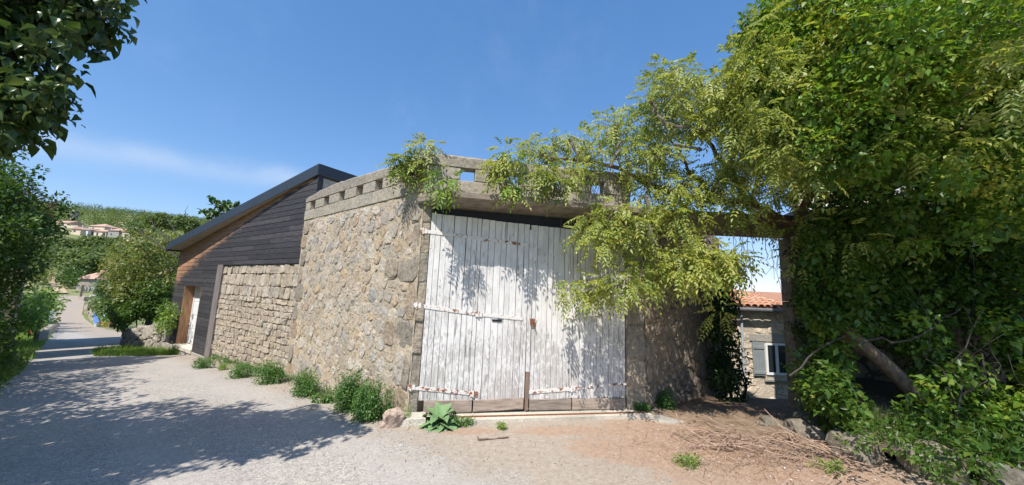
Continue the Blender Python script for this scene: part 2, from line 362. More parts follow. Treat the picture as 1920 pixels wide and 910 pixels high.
# ------------------------------------------------------------------ ground, lane
def ground_mat():
    m, nt, bs = newmat('soil_and_grass'); P = pos(nt)
    f = noise_n(nt, P, .9, 8, .65); c = ramp(nt, f, [(.14, .115, .065), (.15, .155, .06), (.13, .18, .05), (.20, .23, .08)], [.3, .45, .55, .7])
    far = noise_n(nt, P, .02, 5, .6); c = mixrgb(nt, smooth(nt, far, .5, .62, 0, .7), c, (.24, .24, .11))
    nt.links.new(c, bs.inputs['Base Color']); bs.inputs['Roughness'].default_value = .95; bump(nt, bs, noise_n(nt, P, 12, 8, .7), .8, .05)
    return m
M_GROUND = ground_mat()
def asphalt_mat():
    m, nt, bs = newmat('chip_seal_asphalt'); P = pos(nt)
    vo = nn(nt, 'ShaderNodeTexVoronoi', i_Scale=85.0); nt.links.new(P, vo.inputs['Vector'])
    hs = nn(nt, 'ShaderNodeSeparateColor'); nt.links.new(vo.outputs['Color'], hs.inputs[0])
    c = ramp(nt, hs.outputs[0], [(.21, .194, .178), (.338, .314, .288), (.388, .361, .332), (.49, .46, .425)], [0, .30, .75, 1])
    vo2 = nn(nt, 'ShaderNodeTexVoronoi', i_Scale=30.0); nt.links.new(P, vo2.inputs['Vector'])
    hs2 = nn(nt, 'ShaderNodeSeparateColor'); nt.links.new(vo2.outputs['Color'], hs2.inputs[0])
    c = mixrgb(nt, 1.0, c, ramp(nt, hs2.outputs[0], [(.84, .84, .84), (1.12, 1.11, 1.09)]), 'MULTIPLY')
    big = noise_n(nt, P, .7, 6, .6); c = mixrgb(nt, 1.0, c, ramp(nt, big, [(.86, .85, .85), (1.0, 1.0, 1.0), (1.10, 1.07, 1.02)], [.3, .5, .7]), 'MULTIPLY')
    sx0 = nn(nt, 'ShaderNodeSeparateXYZ'); nt.links.new(P, sx0.inputs[0])
    tl = math_n(nt, 'ADD', math_n(nt, 'MULTIPLY', math_n(nt, 'SUBTRACT', sx0.outputs[0], -1.47), -.60), math_n(nt, 'MULTIPLY', math_n(nt, 'SUBTRACT', sx0.outputs[1], 5.67), -.80))
    tl = math_n(nt, 'ADD', tl, math_n(nt, 'MULTIPLY', math_n(nt, 'SUBTRACT', noise_n(nt, P, .45, 4), .5), 1.4))
    for tc_ in (.95, 2.45):   # smoother, paler wheel tracks along the lane
        w_ = smooth(nt, math_n(nt, 'ABSOLUTE', math_n(nt, 'SUBTRACT', tl, tc_)), .12, .42, .42, 0)
        c = mixrgb(nt, w_, c, (.40, .368, .335))
    d2 = noise_n(nt, P, 3.1, 7, .7); c = mixrgb(nt, smooth(nt, d2, .55, .72, 0, .28), c, (.40, .35, .29))
    # dirt washed in along the wall foot and the reddish litter fallen under the wisteria
    sx = nn(nt, 'ShaderNodeSeparateXYZ'); nt.links.new(P, sx.inputs[0])
    def dist_to(cx, cy, rx, ry, rot):
        ax = math_n(nt, 'SUBTRACT', sx.outputs[0], cx); ay = math_n(nt, 'SUBTRACT', sx.outputs[1], cy); cr, sr = math.cos(rot), math.sin(rot)
        u = math_n(nt, 'DIVIDE', math_n(nt, 'ADD', math_n(nt, 'MULTIPLY', ax, cr), math_n(nt, 'MULTIPLY', ay, sr)), rx)
        v = math_n(nt, 'DIVIDE', math_n(nt, 'SUBTRACT', math_n(nt, 'MULTIPLY', ay, cr), math_n(nt, 'MULTIPLY', ax, sr)), ry)
        return math_n(nt, 'SQRT', math_n(nt, 'ADD', math_n(nt, 'MULTIPLY', u, u), math_n(nt, 'MULTIPLY', v, v)))
    n1 = noise_n(nt, P, 1.9, 8, .7); n2 = noise_n(nt, P, 13, 6, .75)
    def patch(d, amp=1.0):
        x = math_n(nt, 'ADD', d, math_n(nt, 'MULTIPLY', math_n(nt, 'SUBTRACT', n1, .5), -1.5 * amp))
        x = math_n(nt, 'ADD', x, math_n(nt, 'MULTIPLY', math_n(nt, 'SUBTRACT', n2, .5), -1.3))
        return smooth(nt, x, .75, 1.1, 1, 0)
    p1 = patch(dist_to(3.0, 4.75, 2.0, 1.25, -.45)); p2 = patch(dist_to(.9, 5.42, .8, .20, .15)); p3 = patch(dist_to(-.45, 5.25, .45, .14, .1)); p4 = patch(dist_to(1.6, 4.75, .9, .40, -.3), 1.3); p5 = patch(dist_to(2.0, 5.7, .7, .3, .2))
    mx = math_n(nt, 'MAXIMUM', math_n(nt, 'MAXIMUM', math_n(nt, 'MAXIMUM', p1, p2), math_n(nt, 'MAXIMUM', p3, p4)), p5)
    lit = ramp(nt, noise_n(nt, P, 55, 6, .75), [(.14, .055, .030), (.40, .185, .105), (.52, .29, .175)], [.3, .5, .72])
    c = mixrgb(nt, math_n(nt, 'MULTIPLY', mx, .92), c, lit)
    # wall-foot dirt: distance along the lane's edge
    tt = math_n(nt, 'ADD', math_n(nt, 'MULTIPLY', math_n(nt, 'SUBTRACT', sx.outputs[0], -1.47), -.60), math_n(nt, 'MULTIPLY', math_n(nt, 'SUBTRACT', sx.outputs[1], 5.67), -.80))
    wf = smooth(nt, math_n(nt, 'ADD', tt, math_n(nt, 'MULTIPLY', math_n(nt, 'SUBTRACT', n1, .5), 2.0)), .1, 1.0, .7, 0)
    c = mixrgb(nt, wf, c, ramp(nt, n2, [(.26, .20, .15), (.40, .33, .255)], [.35, .65]))
    nt.links.new(c, bs.inputs['Base Color']); bs.inputs['Roughness'].default_value = .9
    bump(nt, bs, vo.outputs['Distance'], .4, .010, None)
    return m
M_ROAD = asphalt_mat()
SL = [-30, -4, 0, 8, 13, 21, 34, 60, 100, 130]; TL = [5.0, 4.4, 4.1, 3.75, 3.45, 3.1, 2.4, 1.7, .4, -1.6]
SR = [-30, -.6, 0, 12.5, 14, 15.2, 18.2, 18.9, 19.0, 40, 40.5, 57, 90, 118, 130]; TR = [-3.6, -3.6, -.6, -.5, .9, 1.6, 1.35, .9, -14, -14, -1.75, -1.8, -2.7, -4.6, -5.2]
def grid_mesh(name, P, nu, nv, mat, kind, smoothit=True, label=None):
    idx = np.arange(nu * nv).reshape(nu, nv)
    F = np.stack([idx[:-1, :-1], idx[1:, :-1], idx[1:, 1:], idx[:-1, 1:]], -1).reshape(-1, 4)
    o = np_mesh(name, P, F, mat, None, smoothit); o['kind'] = kind
    if label: o['label'] = label
    return o
rad = np.concatenate([np.linspace(.4, 30, 110), np.geomspace(30.5, 1500, 130)]); azs = np.linspace(-math.pi, math.pi, 361)
P = []
for r in rad:
    for a in azs:
        x, y = r * math.sin(a), r * math.cos(a); s, t = st(x, y)
        z = G(x, y) - .05
        P.append((x, y, z))
grid_mesh('ground', P, len(rad), len(azs), M_GROUND, 'structure', label='green and brown ground running up to the hills')
ssl = np.concatenate([np.linspace(-12, 40, 261), np.linspace(40.3, 122, 180)])
P = []; NT = 26
for s in ssl:
    t0, t1 = np.interp(s, SR, TR), np.interp(s, SL, TL)
    t0 += .10 * nz3(s * .9, 3.1) if s < 14 or s > 41 else 0; t1 += .15 * nz3(s * .7, 8.2)
    for k in range(NT):
        t = t0 + (t1 - t0) * k / (NT - 1); x, y = xy(s, t); P.append((x, y, G(x, y) + .012 * nz3(x * .8, y * .8)))
grid_mesh('road', P, len(ssl), NT, M_ROAD, 'structure', label='pale grey chip-sealed village lane')
M_PATH = simple('dry_dirt_track', (.42, .33, .22), .95, 0, .15, 3)
def strip(name, pts, w, mat, dz=.05, n=40):
    P = []; pts = [np.array(p) for p in pts]; L = len(pts) - 1
    for i in range(n + 1):
        f = i / n * L; k = min(int(f), L - 1); q = pts[k] + (pts[k + 1] - pts[k]) * (f - k); d = pts[k + 1] - pts[k]; d = d / np.linalg.norm(d); nn_ = np.array([-d[1], d[0]])
        for j in range(5):
            r = q + nn_ * w * (j / 4 - .5) * (1 + .2 * nz3(i * .7, j)); P.append((r[0], r[1], G(r[0], r[1]) + dz))
    return grid_mesh(name, P, n + 1, 5, mat, 'structure')
def at_g(px, py, lo=1.5, hi=900):
    d = CAMR @ np.array([px - CX, CY - py, -F_PX]); d = d / np.linalg.norm(d); t = lo
    while t < hi:
        p = CAMC + d * t
        if p[2] < G(p[0], p[1]): return p
        t *= 1.004
    return CAMC + d * hi
pa, pb_, pc_ = at_g(116, 552), at_g(104, 534), at_g(86, 515)
strip('hill_track', [pa[:2], pb_[:2], pc_[:2]], 1.7, M_PATH, .25).__setitem__('label', 'pale dirt track climbing the hillside')

# ------------------------------------------------------------------ stonework
def clip(poly, a, b, c):      # keep a*x+b*y<=c
    out = []; n = len(poly)
    for i in range(n):
        p, q = poly[i], poly[(i + 1) % n]; dp, dq = a * p[0] + b * p[1] - c, a * q[0] + b * q[1] - c
        if dp <= 0: out.append(p)
        if dp * dq < 0:
            t = dp / (dp - dq); out.append((p[0] + (q[0] - p[0]) * t, p[1] + (q[1] - p[1]) * t))
    return out
def area(p): return abs(sum(p[i][0] * p[(i + 1) % len(p)][1] - p[(i + 1) % len(p)][0] * p[i][1] for i in range(len(p)))) / 2
def cells(region, seeds, inside=None):
    "power cells of seeds (x, y, r) clipped to a convex region"
    S = np.array(seeds); out = []
    for i, (x, y, r) in enumerate(seeds):
        d2 = (S[:, 0] - x) ** 2 + (S[:, 1] - y) ** 2; near = np.argsort(d2)[1:26]; poly = list(region)
        for j in near:
            x2, y2, r2 = S[j]; a, b = x2 - x, y2 - y
            c = (x2 * x2 + y2 * y2 - r2 * r2 - x * x - y * y + r * r) / 2
            poly = clip(poly, a, b, c)
            if len(poly) < 3: break
        if len(poly) >= 3 and area(poly) > .0008: out.append(poly)
    return out
def inset(poly, m):
    n = len(poly); A = sum(poly[i][0] * poly[(i + 1) % n][1] - poly[(i + 1) % n][0] * poly[i][1] for i in range(n))
    if A < 0: poly = poly[::-1]
    q = list(poly)
    for i in range(n):
        p0, p1 = poly[i], poly[(i + 1) % n]; ex, ey = p1[0] - p0[0], p1[1] - p0[1]; L = math.hypot(ex, ey)
        if L < 1e-6: continue
        a, b = ey / L, -ex / L; q = clip(q, a, b, a * p0[0] + b * p0[1] - m)
        if len(q) < 3: return None
    return q
def chaikin(p, w=.25):
    out = []
    for i in range(len(p)):
        a, b = p[i], p[(i + 1) % len(p)]
        out += [(a[0] * (1 - w) + b[0] * w, a[1] * (1 - w) + b[1] * w), (a[0] * w + b[0] * (1 - w), a[1] * w + b[1] * (1 - w))]
    return out
def dedupe(p, e=.012):
    q = []
    for a in p:
        if not q or math.hypot(a[0] - q[-1][0], a[1] - q[-1][1]) > e: q.append(a)
    if len(q) > 2 and math.hypot(q[0][0] - q[-1][0], q[0][1] - q[-1][1]) < e: q.pop()
    return q
def stone(mb, F, poly, h, joint=.01, back=-.05, rough=.006, soft=.22, rnd=.25):
    p = inset(poly, joint)
    if not p: return False
    p = dedupe(p)
    if len(p) < 3: return False
    p = chaikin(p, rnd); p = dedupe(p, .006); n = len(p)
    cx, cy = sum(a[0] for a in p) / n, sum(a[1] for a in p) / n
    ta, tz = random.uniform(-.09, .09), random.uniform(-.12, .06)
    j = lambda: random.uniform(-rough, rough)
    ring = lambda sc, dep, jj: [F.p(cx + (a[0] - cx) * sc + j() * jj, dep + (((a[0] - cx) * ta + (a[1] - cy) * tz) * .8 if jj else 0) + j() * jj, cy + (a[1] - cy) * sc + j() * jj) for a in p]
    r0 = ring(1.0, back, 0); r1 = ring(1.0, h * .45, .8); r2 = ring(1 - soft, h, 1.4)
    c = F.p(cx, h * 1.12 + j(), cy)
    fs = [(i, (i + 1) % n, n + (i + 1) % n, n + i) for i in range(n)] + [(n + i, n + (i + 1) % n, 2 * n + (i + 1) % n, 2 * n + i) for i in range(n)] \
        + [(2 * n + i, 2 * n + (i + 1) % n, 3 * n) for i in range(n)]
    mb.add(r0 + r1 + r2 + [c], fs)
    return True
def lay(F, polys, parent, mat, mat_i, hfun, limit, joint=.01, **kw):
    polys = sorted(polys, key=area, reverse=True); rest = MB()
    for i, p in enumerate(polys):
        if i < limit:
            b = MB()
            if stone(b, F, p, hfun(p), joint, **kw): b.build('stone', mat, parent)
        else: stone(rest, F, p, hfun(p), joint, **kw)
    if rest.v: rest.build('rubble_stone', mat_i, parent)['kind'] = 'stuff'
def sheet(F, a0, a1, z0, z1, d, na, nz_, amp=.008, zf=None):
    mb = MB(); P = []
    for i in range(na + 1):
        for k in range(nz_ + 1):
            a = a0 + (a1 - a0) * i / na; zb = zf(a) if zf else z0; z = zb + (z1 - zb) * k / nz_
            P.append(F.p(a, d + amp * (nz3(a * 7, z * 7, 1.3) + .7 * nz3(a * 19, z * 19, 4)), z))
    mb.add(P, [(i * (nz_ + 1) + k, (i + 1) * (nz_ + 1) + k, (i + 1) * (nz_ + 1) + k + 1, i * (nz_ + 1) + k + 1) for i in range(na) for k in range(nz_)])
    return mb
def throw(x0, x1, y0, y1, rads, tries, holes=()):
    pts = []
    for r in rads:
        for _ in range(tries):
            x, y = random.uniform(x0, x1), random.uniform(y0, y1)
            if any(h[0] < x < h[1] and h[2] < y < h[3] for h in holes): continue
            ok = True
            for (a, b, q) in pts:
                if abs(a - x) < r + q and ((a - x) ** 2 + ((b - y) * 1.12) ** 2) < ((r + q) * .98) ** 2: ok = False; break
            if ok: pts.append((x, y, r))
    return pts

# ---- the walled garage: lane wall T, gate front GF
c0 = (-1.466, 5.669)
T = Frame(c0, (-.765, .644)); GF = Frame((-1.349, 5.692), (.982, .189), True)
if T.n[1] > 0: T = Frame(c0, (-.765, .644), True)
if GF.n[1] > 0: GF = Frame((-1.349, 5.692), (.982, .189))
garage = thing('stone_garage', 'stone-walled garage with concrete block parapet and peeling white gates', 'garage', (-1.47, 5.67, 0))
# body: mortar sheets and the mass behind
TE = 4.86
sheet(T, -.02, TE, -.5, 3.475, 0.0, 96, 70).build('mortar_face', M_MORT, garage, True)
b = MB(); b.fbox(T, .0, TE, -.35, -.03, -.5, 3.46); b.build('wall_core', M_MORT, garage)
b = MB(); b.fbox(T, TE - .02, TE + .02, -.34, -.0, -.5, 3.465); b.build('end_face', M_MORT, garage)
# quoins at the gate corner and at the far end
qz = [-.12, .40, .93, 1.42, 2.02, 2.48, 2.98, 3.45]; holes = []; quo = []
for i in range(7):
    w = [.62, .36, .8, .42, .95, .40, .55][i]; quo.append((0.0, w * .55, qz[i], qz[i + 1])); 
    if w > .5: quo.append((w * .55, w * 1.05, qz[i] + .03, qz[i + 1] - .04))
ez = [-.45, .12, .62, 1.05, 1.5, 1.93, 2.35, 2.78, 3.12, 3.45]
for i in range(9): w = [.42, .3, .36, .28, .42, .26, .36, .3, .36][i]; quo.append((TE - w, TE, ez[i], ez[i + 1]))
for k, (a0, a1, z0, z1) in enumerate(quo):
    b = MB(); ins = .022; poly = [(a0 + (0 if a0 == 0 else 0), z0), (a1, z0), (a1, z1), (a0, z1)]
    poly = [(a + random.uniform(-.02, .02) * (0 if (a in (0.0, TE)) else 1), z + random.uniform(-.015, .015)) for a, z in poly]
    stone(b, T, poly, random.uniform(.008, .024), .008, rough=.010, soft=.14, rnd=.2); b.build('quoin', M_QUOIN, garage)
holes = [(a0 - .02, a1 + .02, z0 - .01, z1 + .01) for a0, a1, z0, z1 in quo]
seeds = throw(.1, TE - .1, -.4, 3.42, [.128, .108, .088, .07, .055, .042, .031, .023], 540, holes)
qs = []
for a0, a1, z0, z1 in quo:    # blockers keep rubble off the quoins
    n = max(1, round((z1 - z0) / .16)); m = max(1, round((a1 - a0) / .16))
    for i in range(n):
        for j in range(m): qs.append((a0 + (a1 - a0) * (j + .5) / m, z0 + (z1 - z0) * (i + .5) / n, .085, 1))
S = [(x, y, r) for x, y, r in seeds] + [(x, y, r) for x, y, r, _ in qs]
reg = [(0, -.45), (TE, -.45), (TE, 3.44), (0, 3.44)]
allc = []; Sx = np.array(S)
for i, (x, y, r) in enumerate(S[:len(seeds)]):
    d2 = (Sx[:, 0] - x) ** 2 + (Sx[:, 1] - y) ** 2; near = np.argsort(d2)[1:24]; poly = list(reg)
    for j in near:
        x2, y2, r2 = S[j]; poly = clip(poly, x2 - x, y2 - y, (x2 * x2 + y2 * y2 - r2 * r2 - x * x - y * y + r * r) / 2)
        if len(poly) < 3: break
    if len(poly) >= 3:
        # keep stones no bigger than their own radius allows: the joint is mortar
        cut = []; q = poly
        for k in range(9):
            t = 2 * math.pi * k / 9 + r * 50; R0 = r * random.uniform(.85, 1.42); q = clip(q, math.cos(t), math.sin(t), math.cos(t) * x + math.sin(t) * y + R0)
        if len(q) >= 3 and area(q) > .0012: allc.append(q)
lay(T, allc, garage, M_STONE, M_STONE_I, lambda p: random.uniform(.003, .014), 268, .005, rough=.005, soft=.20, rnd=.17)
# concrete block parapet
def blocks(F, spans, z0, z1, name, mat, d0=-.2, d1=.012, c=.012, jit=.006, dz=0.0):
    for a0, a1 in spans:
        b = MB(); dd = random.uniform(-.006, .008); b.cbox(F, a0 + .004, a1 - .004, d0, d1 + dd, z0 + dz + .003, z1 + dz - .003, c, jit); b.build(name, mat, garage)
def spans(a0, a1, n):
    e = [a0 + (a1 - a0) * i / n for i in range(n + 1)]; return list(zip(e[:-1], e[1:]))
blocks(T, spans(0, TE + .02, 9), 3.475, 3.725, 'concrete_block', M_CONC)
opT = [(.52, .78), (1.30, 1.57), (2.03, 2.30), (2.79, 3.06), (3.57, 3.85), (4.33, 4.61)]
e = 0.0; sp = []
for a0, a1 in opT: sp.append((e, a0)); e = a1
sp.append((e, TE + .02)); blocks(T, sp, 3.725, 3.945, 'concrete_block', M_CONC)
def coping(F, a0, a1, n, z0, zt, seed, dz=0):
    for i, (s0, s1) in enumerate(spans(a0, a1, n)):
        mb = MB(); k = 7; P = []
        for j in range(k + 1):
            a = s0 + .003 + (s1 - s0 - .006) * j / k; h = zt(a) + dz + .018 * nz3(a * 3, seed) + .008 * nz3(a * 11, seed)
            f = .018 + .010 * nz3(a * 6, seed + 3)
            P += [F.p(a, -.21, z0), F.p(a, f, z0), F.p(a, f + .004 * nz3(a * 9, 1), h - .035), F.p(a, f - .03, h), F.p(a, -.17, h + .006), F.p(a, -.21, h - .03)]
        fs = [(j * 6 + q, j * 6 + (q + 1) % 6, (j + 1) * 6 + (q + 1) % 6, (j + 1) * 6 + q) for j in range(k) for q in range(6)] + [tuple(range(6))[::-1], tuple(k * 6 + q for q in range(6))]
        mb.add(P, fs); mb.build('coping', M_COPE, garage)
coping(T, 0, TE + .03, 5, 3.948, lambda a: np.interp(a, [0, 1, 2, 3.2, 4.2, 4.9], [4.10, 4.13, 4.16, 4.19, 4.15, 4.07]), 2.0)
GE = 3.55
blocks(GF, spans(-.119, GE, 7), 3.478, 3.728, 'concrete_block', M_CONC, d0=-.2)
opG = [(.46, .69), (1.24, 1.47), (2.02, 2.25), (2.79, 3.03)]
e = -.119; sp = []
for a0, a1 in opG: sp.append((e, a0)); e = a1
sp.append((e, GE)); blocks(GF, sp, 3.728, 3.948, 'concrete_block', M_CONC)
coping(GF, -.119, GE, 4, 3.951, lambda a: 4.148 + .004 * a, 5.0)
# course under the parapet on the gate side, canopy slab
b = MB(); b.fbox(GF, -.115, GE, -.25, 0, 3.26, 3.474); b.build('lintel_course', M_COPE, garage)
mb = MB(); P = []; K = 26
pl = [(-.20, -.15), (-.19, .02), (.235, .60), (3.62, .63), (3.62, -.15)]
def slabrow(a):
    dmax = np.interp(a, [-.2, .235], [.02, .55]) if a < .235 else .55 + .03 * a / 3.6
    return dmax + (.015 * nz3(a * 7, 2.2) + .012 * nz3(a * 17, 1) if a > -.1 else 0)
for i in range(K + 1):
    a = -.2 + 3.82 * (i / K) ** 1.15; d = slabrow(a); zt = 3.405 + .012 * nz3(a * 5, 9); zb = 3.275 + .014 * nz3(a * 6, 3)
    P += [GF.p(a, -.12, 3.262), GF.p(a, max(d - .04, -.08), zb), GF.p(a, d, zb + .02), GF.p(a, d + .006, zt - .03), GF.p(a, max(d - .05, -.06), zt), GF.p(a, -.12, zt + .012)]
mb.add(P, [(i * 6 + q, i * 6 + (q + 1) % 6, (i + 1) * 6 + (q + 1) % 6, (i + 1) * 6 + q) for i in range(K) for q in range(6)] + [tuple(range(6))[::-1], tuple(K * 6 + q for q in range(6))])
mb.build('canopy_slab', M_SLABU, garage)
b = MB(); b.fbox(GF, -.02, 3.44, -.32, -.14, 2.98, 3.258); b.build('navy_band', M_NAVY, garage)  # dark navy band across the gap above the gate leaves
# rest of the shell (flat deck, back, inside)
deck = [T.p(.0, -.26, 3.30), T.p(TE, -.30, 3.30), (-2.0, 13.4, 3.30), (3.2, 13.0, 3.30), GF.p(3.6, -.30, 3.30)]
mb = MB(); n = len(deck); mb.add(deck + [(x, y, z + .12) for x, y, z in deck], [tuple(range(n))[::-1], tuple(range(n, 2 * n))] + [(i, (i + 1) % n, n + (i + 1) % n, n + i) for i in range(n)]); mb.build('flat_roof', M_COPE, garage)
mb = MB()
for p, q in ((deck[1], deck[2]), (deck[2], deck[3]), (deck[3], deck[4])):
    mb.add([(p[0], p[1], -1.9), (q[0], q[1], -1.9), (q[0], q[1], 3.29), (p[0], p[1], 3.29)], [(0, 1, 2, 3)])
mb.build('rear_wall', M_MORT2, garage)
# right jamb pier of the gate
for i, (z0, z1) in enumerate([(-.1, .42), (.42, .86), (.86, 1.45), (1.45, 1.9), (1.9, 2.5), (2.5, 3.25)]):
    b = MB(); stone(b, GF, [(3.45, z0), (3.80 + random.uniform(-.02, .02), z0), (3.80 + random.uniform(-.02, .02), z1), (3.45, z1)], .02 + random.uniform(0, .02), .006, back=-.3, rough=.006, soft=.1, rnd=.08); b.build('quoin', M_QUOIN, garage)
b = MB(); b.fbox(GF, 3.452, 3.78, -.4, -.002, -.4, 3.27); b.build('jamb_core', M_MORT, garage)
# left jamb return, behind the leaf
b = MB(); b.fbox(GF, -.115, .022, -.40, -.012, -.3, 3.255); b.build('jamb_core', M_MORT, garage)
for i in range(7):
    b = MB(); stone(b, GF, [(-.118, qz[i]), (.024, qz[i]), (.024, qz[i + 1]), (-.118, qz[i + 1])], .004 + random.uniform(0, .006), .004, rough=.005, soft=.12, rnd=.08); b.build('quoin', M_QUOIN, garage)
# threshold of pale concrete with a rusty rail
b = MB(); b.fbox(GF, -.25, 3.75, -.25, .30, -.3, .045); b.build('threshold', M_SILLC, garage)
b = MB(); b.fbox(GF, .12, 3.70, .175, .20, .03, .062); b.build('rail', M_RUST2, garage)
b = MB(); b.fbox(GF, -.27, .16, .05, .36, -.3, .085, jit=.012); b.build('step_stone', M_SILLC, garage)

# ---- the two gate leaves
def leaf(a0, a1, top0, top1, nb, seam, sag):
    root = bpy.data.objects.new('gate_leaf', None); COL.objects.link(root); root.parent = garage; root.matrix_parent_inverse = inv_of(garage)
    w = np.array([random.uniform(.85, 1.2) for _ in range(nb)]); w = w / w.sum() * (a1 - a0); e = a0
    for i in range(nb):
        x0, x1 = e, e + w[i]; e = x1
        tp = top0 + (top1 - top0) * ((x0 + x1) / 2 - a0) / (a1 - a0) + random.uniform(-.004, .004)
        bt = .235 + random.uniform(-.008, .008)
        g = .0025
        if abs(x0 - seam) < .05: x0 = seam; g = .005
        if abs(x1 - seam) < .05: x1 = seam
        d = random.uniform(.0, .006); lean = random.uniform(-.004, .004)
        b = MB(); q = []
        for zz in (bt, tp):
            k = lean if zz == tp else 0
            q += [(x0 + g + k, -.03, zz), (x1 - g + k, -.03, zz), (x1 - g + k, d - .004, zz), (x1 - g - .004 + k, d, zz), (x0 + g + .004 + k, d, zz), (x0 + g + k, d - .004, zz)]
        P = [GF.p(*t) for t in q]
        b.add(P, [tuple(range(6))[::-1], tuple(range(6, 12))] + [(i_, (i_ + 1) % 6, 6 + (i_ + 1) % 6, 6 + i_) for i_ in range(6)])
        b.build('plank', M_PAINT, root)
    for x0, x1 in ((a0 + .04, seam - .01), (seam + .01, a1 - .02)):     # inner ledges behind the boards
        for z in (.5, 1.6, 2.7): b = MB(); b.fbox(GF, x0, x1, -.075, -.031, z, z + .14); b.build('ledge', M_KICK, root)
    return root
L1 = leaf(.03, 1.672, 3.135, 3.065, 17, .85, 0); L2 = leaf(1.700, 3.425, 3.065, 3.01, 17, 2.465, 0)
def board(parent, a0, z0, a1, z1, h, d, mat, name):
    b = MB(); P = []
    for a, z in ((a0, z0), (a1, z1)):
        P += [GF.p(a, -.02, z), GF.p(a, d, z), GF.p(a, d + .004, z + .01), GF.p(a, d + .004, z + h - .01), GF.p(a, d, z + h), GF.p(a, -.02, z + h)]
    b.add(P, [tuple(range(6)), tuple(range(6, 12))[::-1]] + [(i, 6 + i, 6 + (i + 1) % 6, (i + 1) % 6) for i in range(6)])
    return b.build(name, mat, parent)
board(L1, .115, .060, .838, .062, .18, .022, M_KICK, 'kick_board'); board(L1, .862, .062, 1.655, .090, .175, .024, M_KICK, 'kick_board')
board(L2, 1.755, .068, 2.452, .062, .17, .022, M_KICK, 'kick_board'); board(L2, 2.478, .060, 3.41, .056, .175, .020, M_KICK, 'kick_board')
b = MB(); b.fbox(GF, 1.678, 1.732, .010, .034, .075, .66); b.build('meeting_post', M_BROWN, L2)
b = MB(); b.fbox(GF, 1.676, 1.738, .010, .032, .663, 2.98, sh=-.008); b.build('cover_strip', M_PAINT, L2)
def strap(parent, pts, w0, w1, d=.014, knuckle=None, rivets=7):
    b = MB(); P = []
    n = len(pts)
    for i, (a, z) in enumerate(pts):
        w = w0 + (w1 - w0) * i / (n - 1)
        P += [GF.p(a, .004, z - w / 2), GF.p(a, d, z - w / 2), GF.p(a, d, z + w / 2), GF.p(a, .004, z + w / 2)]
    b.add(P, [(i * 4 + q, i * 4 + (q + 1) % 4, (i + 1) * 4 + (q + 1) % 4, (i + 1) * 4 + q) for i in range(n - 1) for q in range(4)] + [(3, 2, 1, 0), tuple(4 * (n - 1) + q for q in range(4))])
    (ax, az), (bx, bz) = pts[0], pts[-1]
    for k in range(rivets):
        f = (k + .5) / rivets; a, z = ax + (bx - ax) * f, az + (bz - az) * f
        b.tube([GF.p(a, d - .002, z), GF.p(a, d + .007, z)], .009, .007, 6)
    if knuckle:
        for (ka, kz) in knuckle:
            b.tube([GF.p(ka, d + .006, kz - .05), GF.p(ka, d + .006, kz + .05)], .014, .014, 8)
            b.fbox(GF, ka - .05, ka + .06, .004, d + .006, kz - .038, kz + .038)
    return b.build('strap_hinge', M_RUST, parent)
strap(L1, [(-.09, 2.83), (.9, 2.765)], .055, .05, knuckle=[(-.08, 2.83), (.90, 2.765)]); strap(L1, [(.97, 2.76), (1.64, 2.715)], .05, .045, rivets=4)
strap(L1, [(-.10, 1.655), (.88, 1.545)], .058, .055, knuckle=[(-.09, 1.655), (.87, 1.545)]); strap(L1, [(.94, 1.54), (1.60, 1.488)], .052, .046, rivets=4)
strap(L1, [(-.10, .435), (.86, .33)], .058, .05, knuckle=[(-.09, .435), (.86, .33)])
strap(L2, [(2.40, 2.80), (3.45, 2.86)], .045, .05, knuckle=[(2.46, 2.80), (3.46, 2.86)])
strap(L2, [(2.36, 1.548), (3.46, 1.655)], .06, .05, knuckle=[(2.46, 1.555), (3.47, 1.655)])
strap(L2, [(1.74, .342), (2.44, .385)], .055, .055, knuckle=[(2.465, .388)], rivets=4); strap(L2, [(2.53, .39), (3.45, .462)], .04, .04, d=.010, rivets=6)
b = MB(); b.fbox(GF, 1.10, 1.25, .002, .016, 1.435, 1.462); b.fbox(GF, 1.09, 1.26, .002, .022, 1.462, 1.472); b.build('letter_slot', M_BLACK, L1)
b = MB(); b.fbox(GF, 1.72, 1.80, .034, .042, 1.40, 1.50); b.tube([GF.p(1.76, .05, 1.45), GF.p(1.79, .055, 1.40), GF.p(1.81, .05, 1.33)], .010, .008, 6); b.build('latch', M_RUST2, L2)

# ------------------------------------------------------------------ the timber-clad shed
HF = Frame((-5.126, 8.902), (-.829, .559))
shed = thing('timber_shed', 'shed clad in blackened horizontal planks with grey mono-pitch roof and white door', 'shed', HF.p(4.8, 0, -.6))
zr = lambda a: 4.69 - .163 * (a + .24)
def clad_plank(a0, a1, z0, z1, d):
    n = max(1, int((a1 - a0) / .35)); P = []; fr = []; k = n + 1
    for i in range(k):
        a = a0 + (a1 - a0) * i / n; zt = min(z1, zr(a) - .004); zb = min(z0, zt - .004)
        P += [HF.p(a, -.02, zb), HF.p(a, d - .004, zb), HF.p(a, d, zb + .006), HF.p(a, d - .003, zt - .008), HF.p(a, d - .012, zt), HF.p(a, -.02, zt)]
        for zz in (zb, zb, zb, zt, zt, zt):
            w = np.interp(a, [-.3, 1.5, 3, 5, 7, 8.5, 9.8], [.05, .12, .30, .58, .90, 1.3, 1.7]); fr.append(max(0, min(1, 1.25 - (zr(a) - zz) / w * 1.0)))
    fs = [(i * 6 + q, i * 6 + (q + 1) % 6, (i + 1) * 6 + (q + 1) % 6, (i + 1) * 6 + q) for i in range(n) for q in range(6)] + [tuple(range(6))[::-1], tuple(n * 6 + q for q in range(6))]
    mb = MB(); mb.add(P, fs); o = mb.build('plank', M_CLAD, shed)
    at_ = o.data.attributes.new('fresh', 'FLOAT', 'POINT'); at_.data.foreach_set('value', np.array(fr, np.float32))
